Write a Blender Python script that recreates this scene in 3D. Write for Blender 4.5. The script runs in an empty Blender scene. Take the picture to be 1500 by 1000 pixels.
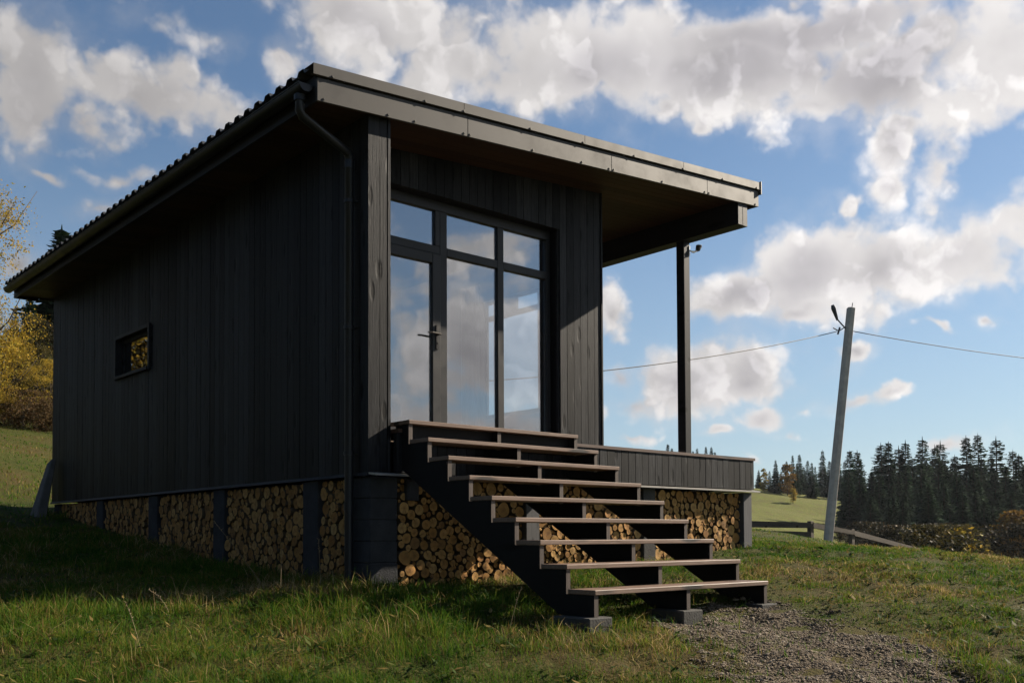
import bpy, bmesh, math, random
import numpy as np
from mathutils import Vector, Matrix
random.seed(7); RNG = np.random.default_rng(7)
scene = bpy.context.scene
COL = scene.collection
R = math.radians

# ------------------------------------------------------------------ camera
CAM = np.array([-4.7427, -7.2867, -1.0321]); YAW, PITCH, ROLL, FPX, PY = -0.7214, 0.0314, 0.0044, 1447.86, 741.04
FW = np.array([-math.sin(YAW), math.cos(YAW), 0.0]); RT = np.array([math.cos(YAW), math.sin(YAW), 0.0])
HZ = PY + FPX * math.tan(PITCH)
cd = bpy.data.cameras.new('camera'); cam = bpy.data.objects.new('camera', cd); COL.objects.link(cam)
F3 = Vector(FW) * math.cos(PITCH) + Vector((0, 0, math.sin(PITCH)))
U3 = -Vector(FW) * math.sin(PITCH) + Vector((0, 0, math.cos(PITCH)))
R3 = Vector(RT)
Rr = R3 * math.cos(ROLL) - U3 * math.sin(ROLL); Ur = R3 * math.sin(ROLL) + U3 * math.cos(ROLL)
m = Matrix.Identity(4)
for i in range(3):
    m[i][0] = Rr[i]; m[i][1] = Ur[i]; m[i][2] = -F3[i]; m[i][3] = CAM[i]
cam.matrix_world = m
cd.sensor_width = 36; cd.sensor_fit = 'HORIZONTAL'; cd.lens = 36 * FPX / 1500; cd.shift_y = (PY - 500) / 1500
cd.clip_start = 0.05; cd.clip_end = 5000
scene.camera = cam

def at(px, t):            # plan position at bearing of a photo column and distance t along the view axis
    u = (px - 750) / FPX
    p = CAM + t * (FW + u * RT)
    return float(p[0]), float(p[1])
def zat(v, t):            # height seen at photo row v, distance t
    return float(CAM[2] + (HZ - v) / FPX * t)

# ------------------------------------------------------------------ terrain
CP = [(0,0,-1.46),(0,1.2,-1.44),(0,3,-1.28),(0,4.9,-1.10),(0,6.6,-.92),(0,8.9,-.62),(.8,0,-1.50),(1.7,0,-1.42),(3.6,0,-1.3),(5.5,0,-1.19),
      (.2,-2.5,-1.72),(1.3,-2.5,-1.69),(2.4,-2.5,-1.62),(-4.74,-7.3,-2.42),(-1,-7,-2.25),(3,-7,-2.05),(-3.2,.5,-1.62),(-8,0,-1.7),(-8,-7,-2.6),
      (-2.5,9,-.75),(-6,12,-.5),(5.6,8.9,-.7),(3,16,.3),(10,14,-.4),(7,-2,-1.30),(5,-4.5,-1.62),(0,-4.5,-2.0),(-2,-3,-1.95)]
def cp(px, t, v=None, z=None):
    x, y = at(px, t); CP.append((x, y, zat(v, t) if z is None else z))
for a in [(1500,15,833),(1500,20,850),(1350,18,815),(1213,29,795),(1213,24,799),(1100,24,788),(1100,32,778),(1600,12,835)]: cp(*a)
for px, t, z in [(1500,32,-3.4),(1350,33,-2.6),(1213,42,-3.0),(1100,45,-1.6),(1650,25,-3.2),(1500,80,-9),(1350,80,-8),(1250,75,-6),(1500,150,-5),(1350,150,-4),
                 (1650,120,-7),(1500,260,6),(1350,260,8),(1150,75,-1.6),(1100,100,0.3),(1210,110,-.8),(1100,180,7.0),(1230,180,5.0),(950,180,8.0),(950,90,1.0),
                 (1100,260,9.5),(800,260,12),(1700,300,4),(1300,600,14),(900,600,16),(1700,600,12),(0,30,2.35),(0,60,6.9),(80,45,4.9),(-60,22,1.0),(0,110,12),(200,110,11),(400,110,9),
                 (600,110,7),(0,300,24),(500,300,20),(-300,60,4)]: cp(px, t, None, z)
CP += [(-40,-10,-3),(-30,-40,-7),(0,-40,-7),(30,-30,-7),(60,-60,-14),(-200,-200,-20),(200,-300,-30),(-300,100,10),(0,-600,-30),(600,-200,-10),(-600,0,0),(500,500,18),(-300,600,30)]
CPn = np.array(CP); _P = CPn[:, :2]
def _phi(d2): return np.sqrt(d2 + 2.5)
def _solve():
    n = len(_P); D = ((_P[:, None, :] - _P[None]) ** 2).sum(-1)
    A = np.zeros((n + 3, n + 3)); A[:n, :n] = _phi(D); A[:n, n] = 1; A[:n, n+1:n+3] = _P; A[n, :n] = 1; A[n+1:n+3, :n] = _P.T
    A[:n, :n] -= np.eye(n) * 0.02
    return np.linalg.solve(A, np.concatenate([CPn[:, 2], [0, 0, 0]]))
_W = _solve()
def H(x, y):
    x = np.atleast_1d(np.asarray(x, float)); y = np.atleast_1d(np.asarray(y, float))
    out = np.empty(len(x)); n = len(_P)
    for s in range(0, len(x), 20000):
        q = np.stack([x[s:s+20000], y[s:s+20000]], 1)
        D = ((q[:, None, :] - _P[None]) ** 2).sum(-1)
        out[s:s+20000] = _phi(D) @ _W[:n] + _W[n] + q @ _W[n+1:n+3]
    d = np.hypot(x - CAM[0], y - CAM[1])
    out += .022 * np.sin(x * 2.1 + 1.3 * np.sin(y * 1.7)) * np.cos(y * 2.4 + x * .6) + .012 * np.sin(x * 5.3 + y * 3.1) * np.sin(y * 6.1 - x * 2.2)
    out += np.clip(1.4 - d / 22, 0, 1) * (.020 * np.sin(x * 7.1 + 2.1 * np.sin(y * 3.3)) * np.sin(y * 8.3 + 1.7 * np.sin(x * 2.9)) + .011 * np.sin(x * 15.3 + y * 6.1) * np.sin(y * 17.7 - x * 4.2 + 1))
    out += np.clip((d - 40) / 80, 0, 1) * (.5 * np.sin(x * .11) * np.sin(y * .09 + 1) + .25 * np.sin(x * .27 + y * .2))
    return out
def h1(x, y): return float(H(x, y)[0])

# ------------------------------------------------------------------ mesh helpers
class MB:
    def __init__(s): s.v = []; s.f = []; s.m = []
    def add(s, vs, fs, mi=0):
        o = len(s.v); s.v += [tuple(p) for p in vs]
        for f in fs: s.f.append(tuple(i + o for i in f)); s.m.append(mi)
    def box(s, x0, x1, y0, y1, z0, z1, mi=0):
        s.add([(x0,y0,z0),(x1,y0,z0),(x1,y1,z0),(x0,y1,z0),(x0,y0,z1),(x1,y0,z1),(x1,y1,z1),(x0,y1,z1)],
              [(0,3,2,1),(4,5,6,7),(0,1,5,4),(1,2,6,5),(2,3,7,6),(3,0,4,7)], mi)
    def hexa(s, p, mi=0):   # eight points, bottom four then top four
        s.add(p, [(0,3,2,1),(4,5,6,7),(0,1,5,4),(1,2,6,5),(2,3,7,6),(3,0,4,7)], mi)
    def tube(s, pts, r, n=10, mi=0, cap=True):
        pts = [Vector(p) for p in pts]; rr = r if isinstance(r, (list, tuple)) else [r] * len(pts)
        o = len(s.v); ref = None
        for i, p in enumerate(pts):
            a = (pts[min(i+1, len(pts)-1)] - pts[max(i-1, 0)]).normalized()
            if ref is None: ref = a.orthogonal().normalized()
            ref = (ref - a * ref.dot(a)).normalized(); b = a.cross(ref)
            for k in range(n):
                t = 2 * math.pi * k / n
                s.v.append(tuple(p + (ref * math.cos(t) + b * math.sin(t)) * rr[i]))
        for i in range(len(pts) - 1):
            for k in range(n):
                k2 = (k + 1) % n
                s.f.append((o+i*n+k, o+i*n+k2, o+(i+1)*n+k2, o+(i+1)*n+k)); s.m.append(mi)
        if cap:
            s.f.append(tuple(o + k for k in reversed(range(n)))); s.m.append(mi)
            s.f.append(tuple(o + (len(pts)-1)*n + k for k in range(n))); s.m.append(mi)
    def prism(s, poly, axis, a0, a1, mi=0):   # polygon in the plane normal to axis, extruded a0..a1
        n = len(poly)
        def P(q, a): return {'x': (a, q[0], q[1]), 'y': (q[0], a, q[1]), 'z': (q[0], q[1], a)}[axis]
        s.add([P(q, a0) for q in poly] + [P(q, a1) for q in poly],
              [tuple(range(n)), tuple(range(2*n-1, n-1, -1))] + [(i, i+n, (i+1) % n + n, (i+1) % n) for i in range(n)], mi)
    def mesh(s, name, mats, smooth=False):
        me = bpy.data.meshes.new(name); me.from_pydata(s.v, [], s.f)
        for mt in (mats if isinstance(mats, (list, tuple)) else [mats]): me.materials.append(mt)
        me.polygons.foreach_set('material_index', s.m)
        bm = bmesh.new(); bm.from_mesh(me); bmesh.ops.recalc_face_normals(bm, faces=bm.faces); bm.to_mesh(me); bm.free()
        if smooth: me.polygons.foreach_set('use_smooth', [True] * len(me.polygons))
        me.update(); return me
    def build(s, name, mats, parent=None, smooth=False, bevel=0, loc=(0,0,0)):
        if not isinstance(loc, tuple): loc = tuple(loc)
        o = bpy.data.objects.new(name, s.mesh(name, mats, smooth)); COL.objects.link(o)
        if parent: o.parent = parent
        o.location = loc
        if bevel:
            b = o.modifiers.new('bevel', 'BEVEL'); b.width = bevel; b.segments = 1; b.limit_method = 'ANGLE'; b.angle_limit = R(40)
        return o
def npmesh(name, V, F, mat, cols=None, smooth=False):   # F: (n,k) uniform polygons
    me = bpy.data.meshes.new(name); k = F.shape[1]
    me.vertices.add(len(V)); me.vertices.foreach_set('co', V.astype(np.float32).ravel())
    me.loops.add(F.size); me.loops.foreach_set('vertex_index', F.astype(np.int32).ravel())
    me.polygons.add(len(F)); me.polygons.foreach_set('loop_start', np.arange(0, F.size, k, dtype=np.int32))
    me.polygons.foreach_set('use_smooth', np.full(len(F), smooth))
    me.update(calc_edges=True); me.materials.append(mat)
    if cols is not None:
        a = me.attributes.new('tint', 'FLOAT', 'POINT'); a.data.foreach_set('value', cols.astype(np.float32))
    return me
def link(name, me, parent=None, loc=(0,0,0)):
    o = bpy.data.objects.new(name, me); COL.objects.link(o); o.location = loc
    if parent: o.parent = parent
    return o
def tag(o, label=None, cat=None, group=None, kind=None):
    if label: o['label'] = label
    if cat: o['category'] = cat
    if group: o['group'] = group
    if kind: o['kind'] = kind
    return o
def empty(name, loc, label, cat, group=None):
    o = bpy.data.objects.new(name, None); COL.objects.link(o); o.location = loc; o.empty_display_size = .3
    return tag(o, label, cat, group)

# ------------------------------------------------------------------ materials
class NT:
    def __init__(s, mat): s.t = mat.node_tree; s.n = s.t.nodes; s.l = s.t.links
    def new(s, ty, **kw):
        n = s.n.new(ty)
        for k, v in kw.items(): setattr(n, k, v)
        return n
    def put(s, sock, v):
        if v is None: return
        if isinstance(v, bpy.types.NodeSocket): s.l.new(v, sock)
        else: sock.default_value = v
    def math(s, op, a, b=None, c=None, clamp=False):
        n = s.new('ShaderNodeMath', operation=op, use_clamp=clamp)
        for i, v in enumerate((a, b, c)): s.put(n.inputs[i], v)
        return n.outputs[0]
    def vmath(s, op, a, b=None, scale=None):
        n = s.new('ShaderNodeVectorMath', operation=op)
        s.put(n.inputs[0], a); s.put(n.inputs[1], b)
        if scale is not None: s.put(n.inputs['Scale'], scale)
        return n.outputs['Value'] if op in ('DOT_PRODUCT', 'LENGTH', 'DISTANCE') else n.outputs['Vector']
    def noise(s, vec, scale, detail=4, rough=.55, dist=0, dims='3D'):
        n = s.new('ShaderNodeTexNoise', noise_dimensions=dims); s.put(n.inputs['Vector'], vec)
        n.inputs['Scale'].default_value = scale; n.inputs['Detail'].default_value = detail
        n.inputs['Roughness'].default_value = rough; n.inputs['Distortion'].default_value = dist
        return n.outputs['Fac']
    def vor(s, vec, scale, feature='F1'):
        n = s.new('ShaderNodeTexVoronoi', feature=feature); s.put(n.inputs['Vector'], vec); n.inputs['Scale'].default_value = scale
        return n
    def ramp(s, fac, stops, interp='LINEAR'):
        n = s.new('ShaderNodeValToRGB'); n.color_ramp.interpolation = interp; e = n.color_ramp.elements
        while len(e) < len(stops): e.new(.5)
        for el, (p, c) in zip(e, stops): el.position = p; el.color = (*c, 1) if len(c) == 3 else c
        s.put(n.inputs[0], fac); return n.outputs[0]
    def mix(s, fac, a, b, blend='MIX'):
        n = s.new('ShaderNodeMix', data_type='RGBA', blend_type=blend)
        s.put(n.inputs[0], fac)
        for i, v in ((6, a), (7, b)):
            if isinstance(v, tuple) and len(v) == 3: v = (*v, 1)
            s.put(n.inputs[i], v)
        return n.outputs[2]
    def rng(s, v, a, b, c=0., d=1., smooth=False):
        n = s.new('ShaderNodeMapRange', interpolation_type='SMOOTHSTEP' if smooth else 'LINEAR'); s.put(n.inputs[0], v)
        for i, q in enumerate((a, b, c, d)): n.inputs[1+i].default_value = q
        return n.outputs[0]
    def map(s, vec, scale=(1,1,1), loc=(0,0,0), rot=(0,0,0)):
        n = s.new('ShaderNodeMapping'); s.put(n.inputs[0], vec); n.inputs['Scale'].default_value = scale
        n.inputs['Location'].default_value = loc; n.inputs['Rotation'].default_value = rot
        return n.outputs[0]
    def bump(s, h, strength=.3, dist=.01):
        n = s.new('ShaderNodeBump'); s.put(n.inputs['Height'], h); n.inputs['Strength'].default_value = strength; n.inputs['Distance'].default_value = dist
        return n.outputs[0]
def mat(name, rough=.6, metal=0., spec=.5):
    m = bpy.data.materials.new(name); m.use_nodes = True; t = NT(m); b = m.node_tree.nodes['Principled BSDF']
    b.inputs['Roughness'].default_value = rough; b.inputs['Metallic'].default_value = metal; b.inputs['Specular IOR Level'].default_value = spec
    return m, t, b
def coords(t, kind='Object'): return t.new('ShaderNodeTexCoord').outputs[kind]
def island(t): return t.new('ShaderNodeNewGeometry').outputs['Random Per Island']

def wood(name, c0, c1, axis, rough=.55, spec=.4, knots=True, island_amt=.5, grain=(70, 2.2), bump=.25):
    m, t, b = mat(name, rough, 0, spec)
    co = coords(t); isl = island(t)
    sc = {'x': (grain[1], grain[0], grain[0]), 'y': (grain[0], grain[1], grain[0]), 'z': (grain[0], grain[0], grain[1])}[axis]
    off = t.vmath('SCALE', (7.3, 11.1, 5.7), None, t.math('MULTIPLY', isl, 9.))
    p = t.vmath('ADD', co, off)
    w = t.noise(p, 3., 2, .5)
    pw = t.vmath('ADD', t.map(p, sc), t.vmath('SCALE', (1, 1, 1), None, t.math('MULTIPLY', w, 2.5)))
    g = t.noise(pw, 1., 5, .65, .4)
    c = t.mix(t.rng(g, .34, .72), c0, c1)
    big = t.noise(p, 1.1, 3, .6)
    c = t.mix(t.rng(big, .3, .75, .0, .45), c, tuple(q * .45 for q in c0))
    v = t.rng(isl, 0, 1, 1 - island_amt, 1 + island_amt * .55)
    c = t.mix(1., c, t.vmath('SCALE', (1, 1, 1), None, v), 'MULTIPLY')
    hgt = g
    if knots:
        ks = {'x': (1.4, 6, 6), 'y': (6, 1.4, 6), 'z': (8.5, 8.5, 2.4)}[axis]
        vo = t.vor(t.map(p, ks), 1.).outputs['Distance']
        k = t.rng(vo, .13, .27, 1., 0., True)
        c = t.mix(k, c, tuple(q * .12 for q in c0)); hgt = t.math('SUBTRACT', g, k)
    t.put(b.inputs['Base Color'], c)
    t.put(b.inputs['Normal'], t.bump(hgt, bump, .004))
    t.put(b.inputs['Roughness'], t.rng(g, .2, .8, rough - .12, rough + .15))
    return m
M = {}
M['black_wood'] = wood('black_stained_boards', (.0030, .0034, .0042), (.034, .0345, .037), 'z', .52, .14, True, .85, (80, 2.2), .6)
M['deck_wood'] = wood('reddish_decking', (.06, .028, .017), (.11, .056, .035), 'x', .55, .4)
M['tread'] = wood('brown_tread_boards', (.12, .074, .051), (.23, .155, .112), 'x', .5, .4, True, .15)
M['stringer'] = wood('black_stringer', (.006, .006, .0065), (.013, .012, .0125), 'y', .6, .12, True, .3)
M['stringer_edge'] = wood('brown_stringer_edge', (.055, .04, .032), (.10, .076, .062), 'z', .6, .3, False, .3)  # paler brown for the front edges than for the stringer sides
M['soffit'] = wood('dark_brown_soffit', (.035, .018, .010), (.065, .036, .019), 'y', .6, .15, False, .4)
M['fence_wood'] = wood('weathered_fence', (.06, .05, .04), (.15, .13, .11), 'x', .85, .15, True, .35)
M['beam'] = wood('black_beam', (.009, .0095, .011), (.022, .022, .024), 'y', .5, .18, True, .2)

def metal(name, col, rough=.4, metallic=0., var=.25, nscale=6, spec=.5):
    m, t, b = mat(name, rough, metallic, spec); co = coords(t)
    n = t.noise(co, nscale, 5, .65); n2 = t.noise(t.map(co, (40, 40, 40)), 1, 3)
    c = t.mix(t.rng(n, .3, .72), tuple(q * (1 - var) for q in col), tuple(q * (1 + var) for q in col))
    t.put(b.inputs['Base Color'], c); t.put(b.inputs['Roughness'], t.rng(n, .3, .7, rough - .07, rough + .12))
    t.put(b.inputs['Normal'], t.bump(n2, .04, .003)); return m
M['fascia'] = metal('grey_brown_fascia_metal', (.050, .046, .042), .5, .0, .12, 3, .22)
M['roofing'] = metal('black_roof_sheet', (.03, .032, .035), .45, .0, .2)
M['gutter'] = metal('dark_gutter_metal', (.012, .013, .015), .36, 0, .2, 6, .28)
M['frame'] = metal('anthracite_frame', (.020, .020, .021), .45, 0, .12, 6, .25)
M['handle'] = metal('dark_bronze_handle', (.05, .045, .04), .3, .8)
M['flash'] = metal('pale_flashing', (.30, .285, .26), .42, .35, .15)
M['screw'] = metal('screw', (.03, .028, .026), .5, .5)
M['black_plastic'] = metal('black_plastic', (.018, .018, .02), .4)
M['lens'] = metal('lens_glass', (.4, .4, .4), .1, .9)
M['steel'] = metal('bright_bracket', (.6, .6, .58), .25, .9)
M['cable'] = metal('black_cable', (.012, .012, .013), .5)

def concrete(name, c, dirt=.4):
    m, t, b = mat(name, .9, 0, .25); co = coords(t)
    n = t.noise(co, 5, 6, .65); f = t.noise(co, 90, 3, .6); vo = t.vor(co, 60).outputs['Distance']
    col = t.mix(t.rng(n, .3, .7), tuple(q * (1 - dirt) for q in c), tuple(q * 1.15 for q in c))
    col = t.mix(t.rng(f, .55, .75, 0, .5), col, tuple(q * .5 for q in c))
    t.put(b.inputs['Base Color'], col); t.put(b.inputs['Normal'], t.bump(t.math('ADD', f, vo), .35, .006)); return m
M['concrete'] = concrete('grey_concrete', (.060, .058, .054))
M['dark_block'] = concrete('dark_painted_blocks', (.034, .035, .038))
M['pole'] = concrete('weathered_pole_concrete', (.42, .38, .34), .2)
M['slab'] = concrete('old_slab', (.12, .117, .113))
M['grey_post'] = wood('grey_weathered_post', (.05, .05, .053), (.10, .10, .103), 'z', .75, .25)

def plain(name, c, rough=.8):
    m, t, b = mat(name, rough, 0, .3); n = t.noise(coords(t), 2.5, 4)
    t.put(b.inputs['Base Color'], t.mix(t.rng(n, .3, .7), tuple(q * .88 for q in c), c)); return m
M['plaster'] = plain('interior_plaster', (.13, .125, .12)); M['floorboards'] = plain('interior_floor', (.22, .15, .1)); M['dark'] = plain('dark_light_stop', (.012, .011, .01))
M['curtain'] = plain('curtain', (.22, .22, .23))

def glass(name, refl, tint=(.75, .78, .78)):
    m = bpy.data.materials.new(name); m.use_nodes = True; t = NT(m); t.n.remove(t.n['Principled BSDF']); out = t.n['Material Output']
    g = t.new('ShaderNodeBsdfGlossy'); g.inputs['Roughness'].default_value = .0; g.inputs['Color'].default_value = (.95, .95, .97, 1)
    tr = t.new('ShaderNodeBsdfTransparent'); tr.inputs['Color'].default_value = (*tint, 1)
    nz = t.noise(coords(t), .9, 2, .5); t.put(g.inputs['Normal'], t.bump(nz, .02, .02))
    lw_ = t.new('ShaderNodeLayerWeight'); fac = t.math('ADD', t.math('MULTIPLY', t.math('POWER', lw_.outputs['Facing'], 5.), 1 - refl), refl, clamp=True)
    mx = t.new('ShaderNodeMixShader'); t.put(mx.inputs[0], fac); t.l.new(tr.outputs[0], mx.inputs[1]); t.l.new(g.outputs[0], mx.inputs[2]); t.l.new(mx.outputs[0], out.inputs[0])
    return m
M['glass'] = glass('coated_pane', .25, (.82, .85, .86)); M['glass_side'] = glass('side_pane', .05, (.9, .92, .92))

def log_mat():
    m, t, b = mat('cut_log_end', .85, 0, .2)
    uv = t.new('ShaderNodeUVMap').outputs[0]; rnd = t.math('FRACT', t.math('ADD', t.new('ShaderNodeObjectInfo').outputs['Random'], island(t)))
    o3 = t.vmath('SCALE', (13.1, 7.7, 3.3), None, t.math('MULTIPLY', rnd, 5.))
    p = t.vmath('ADD', uv, o3)
    wob = t.noise(p, 2.2, 3, .6)
    d = t.math('ADD', t.vmath('LENGTH', uv), t.math('MULTIPLY', wob, .25))
    ring = t.math('SINE', t.math('MULTIPLY', d, 42.))
    c = t.ramp(rnd, [(0, (.27, .125, .030)), (.3, (.44, .235, .066)), (.55, (.50, .305, .105)), (.8, (.37, .19, .048)), (1, (.24, .13, .045))])
    c = t.mix(t.rng(ring, -1, 1, .0, .4), c, (.11, .05, .018))
    heart = t.rng(t.vmath('LENGTH', uv), .05, .55, .45, 0)
    c = t.mix(heart, c, (.15, .065, .022))
    c = t.mix(t.rng(t.noise(p, 1.4, 4, .6), .45, .75, 0, .6), c, (.07, .045, .025))
    ang = t.new('ShaderNodeTexNoise'); t.put(ang.inputs['Vector'], t.vmath('ADD', t.vmath('NORMALIZE', uv), o3)); ang.inputs['Scale'].default_value = 3.
    crack = t.rng(ang.outputs['Fac'], .66, .70, 0, .8); c = t.mix(crack, c, (.035, .02, .01))
    t.put(b.inputs['Base Color'], c); t.put(b.inputs['Normal'], t.bump(t.noise(p, 14, 3), .4, .01)); return m
M['log_end'] = log_mat()
m, t, b = mat('log_bark', .95, 0, .1); co = coords(t)
t.put(b.inputs['Base Color'], t.mix(t.noise(co, 30, 4), (.04, .028, .018), (.15, .105, .065))); M['bark'] = m

# foliage and grass
def leafy(name, ca, cb, cc, trans=.35, rough=.6, scale=.5):
    m, t, b = mat(name, rough, 0, .06); r = island(t); obr = t.new('ShaderNodeObjectInfo').outputs['Random']
    big = t.noise(coords(t), scale, 3, .6)
    c = t.mix(t.rng(big, .35, .65), ca, cb); c = t.mix(t.rng(r, .55, 1., 0, .9), c, cc)
    c = t.mix(1., c, t.vmath('SCALE', (1, 1, 1), None, t.math('MULTIPLY', t.rng(r, 0, 1, .65, 1.3), t.rng(obr, 0, 1, .75, 1.25))), 'MULTIPLY')
    t.put(b.inputs['Base Color'], c)
    tl = t.new('ShaderNodeBsdfTranslucent'); t.put(tl.inputs[0], c)
    mx = t.new('ShaderNodeMixShader'); mx.inputs[0].default_value = trans
    t.l.new(b.outputs[0], mx.inputs[1]); t.l.new(tl.outputs[0], mx.inputs[2]); t.l.new(mx.outputs[0], t.n['Material Output'].inputs[0])
    return m
M['needles'] = leafy('spruce_needles', (.016, .036, .020), (.022, .046, .022), (.036, .066, .028), .12, .7, .3)
M['yellow_leaf'] = leafy('yellow_birch_leaves', (.30, .20, .026), (.38, .25, .035), (.14, .14, .024), .4, .6, .6)
M['orange_leaf'] = leafy('orange_leaves', (.19, .10, .02), (.15, .09, .02), (.22, .14, .035), .35, .6, .6)
M['olive_leaf'] = leafy('olive_leaves', (.035, .038, .012), (.065, .052, .016), (.10, .072, .02), .3, .6, .5)
M['dark_leaf'] = leafy('dark_brush_leaves', (.014, .016, .008), (.026, .022, .010), (.05, .033, .013), .25, .6, .5)
M['red_brush'] = leafy('dry_red_brush', (.065, .036, .018), (.085, .055, .024), (.045, .04, .017), .25, .8, 1.)
M['trunk'] = plain('tree_bark', (.07, .055, .042), .95); M['birch_trunk'] = plain('birch_bark', (.38, .36, .33), .8)

def grass_mat():
    m, t, b = mat('meadow_grass_blades', .7, 0, .08)
    tint = t.new('ShaderNodeAttribute', attribute_name='tint').outputs['Fac']; geo = t.new('ShaderNodeNewGeometry').outputs['Position']
    patch = t.noise(geo, .55, 4, .6); p2 = t.noise(geo, 2.3, 3, .6); dist_ = t.noise(geo, .12, 2)
    k = t.math('ADD', tint, t.math('ADD', t.math('MULTIPLY', t.math('SUBTRACT', patch, .5), 2.0), t.math('MULTIPLY', t.math('SUBTRACT', p2, .5), .7)))
    c = t.ramp(k, [(.0, (.021, .062, .006)), (.32, (.054, .122, .010)), (.54, (.118, .148, .017)), (.72, (.18, .128, .033)), (.82, (.115, .066, .026)), (1., (.40, .30, .145))])
    t.put(b.inputs['Base Color'], c)
    tl = t.new('ShaderNodeBsdfTranslucent'); t.put(tl.inputs[0], c)
    mx = t.new('ShaderNodeMixShader'); mx.inputs[0].default_value = .42
    t.l.new(b.outputs[0], mx.inputs[1]); t.l.new(tl.outputs[0], mx.inputs[2]); t.l.new(mx.outputs[0], t.n['Material Output'].inputs[0])
    return m
M['grass'] = grass_mat()
m, t, b = mat('meadow_soil', .95, 0, .1); co = t.new('ShaderNodeNewGeometry').outputs['Position']
n1 = t.noise(co, .55, 4, .6); n2 = t.noise(co, 3.1, 5, .7); n3 = t.noise(co, 38, 4, .7); n4 = t.noise(co, .05, 3, .6)
k = t.math('ADD', t.math('MULTIPLY', n1, .45), t.math('ADD', t.math('MULTIPLY', n2, .35), t.math('MULTIPLY', n4, .25)))
c = t.ramp(k, [(.36, (.026, .042, .007)), (.5, (.062, .068, .012)), (.62, (.085, .062, .020)), (.75, (.042, .03, .016))])
far_ = t.rng(t.vmath('LENGTH', t.vmath('SUBTRACT', co, (0, 0, 0))), 35, 60, 0, 1, True); c = t.mix(far_, t.mix(t.rng(n3, .35, .7, .55, 0), c, (.02, .022, .008)), t.mix(t.rng(n2, .35, .65), (.070, .092, .016), t.mix(t.rng(n1, .4, .65), (.125, .125, .028), (.10, .075, .03)))); t.put(b.inputs['Base Color'], c)
t.put(b.inputs['Normal'], t.bump(t.math('ADD', n3, t.math('MULTIPLY', n2, 2.)), .8, .05)); M['soil'] = m
def stone(name):
    m, t, b = mat(name, .9, 0, .2); co = t.new('ShaderNodeNewGeometry').outputs['Position']; r = island(t)
    c = t.ramp(r, [(0, (.085, .062, .040)), (.4, (.155, .118, .080)), (.75, (.215, .172, .122)), (1, (.31, .265, .205))])
    n = t.noise(co, 60, 4, .7); c = t.mix(t.rng(n, .4, .7, 0, .5), c, (.06, .05, .04))
    t.put(b.inputs['Base Color'], c); t.put(b.inputs['Normal'], t.bump(n, .5, .008)); return m
M['pebble'] = stone('pebbles')
m, t, b = mat('gravel_bed', .95, 0, .1); co = t.new('ShaderNodeNewGeometry').outputs['Position']
vo = t.vor(co, 55); n = t.noise(co, 3., 4)
c = t.mix(vo.outputs['Color'], (.065, .048, .030), (.15, .117, .08)); c = t.mix(t.rng(n, .4, .7, 0, .6), c, (.055, .045, .03))
t.put(b.inputs['Base Color'], c); t.put(b.inputs['Normal'], t.bump(vo.outputs['Distance'], 1., .015)); M['gravel'] = m

# ------------------------------------------------------------------ ground sheet (polar grid, fine near the camera)
def ground():
    rings = np.concatenate([[0.0], np.geomspace(.8, 900, 230)])
    dens = []                                   # finer bearing steps on the side the place is seen from
    a = -math.pi
    while a < math.pi - 1e-6:
        dens.append(a); a += R(.55) if abs(a) < R(42) else R(2.5)
    ang = np.array(dens); base = math.atan2(FW[1], FW[0])
    th = base - ang
    X = CAM[0] + np.outer(rings, np.cos(th)); Y = CAM[1] + np.outer(rings, np.sin(th))
    Z = H(X.ravel(), Y.ravel()); V = np.stack([X.ravel(), Y.ravel(), Z], 1)
    nr, na = X.shape; i = np.arange(nr - 1)[:, None] * na + np.arange(na)[None]; j = np.arange(nr - 1)[:, None] * na + (np.arange(na) + 1)[None] % na
    F = np.stack([i.ravel(), (i + na).ravel(), (j + na).ravel(), j.ravel()], 1)
    return tag(link('ground', npmesh('ground', V, F, M['soil'], smooth=True)), kind='structure')
ground()
# gravel path from the foot of the stairs towards the lower right
PATH = [(1.8, -2.75, .55), (1.55, -3.0, .75), (1.25, -3.5, .74), (.85, -4.2, .74), (.45, -5.1, .72), (-.2, -6.6, .7)]
def path_d(x, y):      # signed: <0 inside the path
    best = np.full(len(x), 9.)
    for (x0, y0, w0), (x1, y1, w1) in zip(PATH[:-1], PATH[1:]):
        dx, dy = x1 - x0, y1 - y0; s = np.clip(((x - x0) * dx + (y - y0) * dy) / (dx*dx + dy*dy), 0, 1)
        best = np.minimum(best, np.hypot(x - x0 - s * dx, y - y0 - s * dy) - (w0 + s * (w1 - w0)))
    return best + .13 * np.sin(x * 4.1 + y * 2.3) + .09 * np.sin(x * 9.7 - y * 7.9) + .06 * np.sin(17 * x + 13 * y)
gx, gy = np.meshgrid(np.arange(-2, 4, .04), np.arange(-7.5, -1.9, .04), indexing='ij')
ins = path_d(gx.ravel(), gy.ravel()).reshape(gx.shape) + .12 * np.sin(gx * 31 + gy * 23) * np.sin(gx * 19 - gy * 37) < -.06
gz = H(gx.ravel(), gy.ravel()).reshape(gx.shape) + .006
idx = np.arange(gx.size).reshape(gx.shape); cell = ins[:-1, :-1] & ins[1:, :-1] & ins[1:, 1:] & ins[:-1, 1:]
Fq = np.stack([idx[:-1, :-1][cell], idx[1:, :-1][cell], idx[1:, 1:][cell], idx[:-1, 1:][cell]], 1)
used = np.unique(Fq); remap = np.full(gx.size, -1); remap[used] = np.arange(len(used))
tag(link('gravel_path', npmesh('gravel_path', np.stack([gx.ravel(), gy.ravel(), gz.ravel()], 1)[used], remap[Fq], M['gravel'], smooth=True)), kind='structure')
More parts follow.
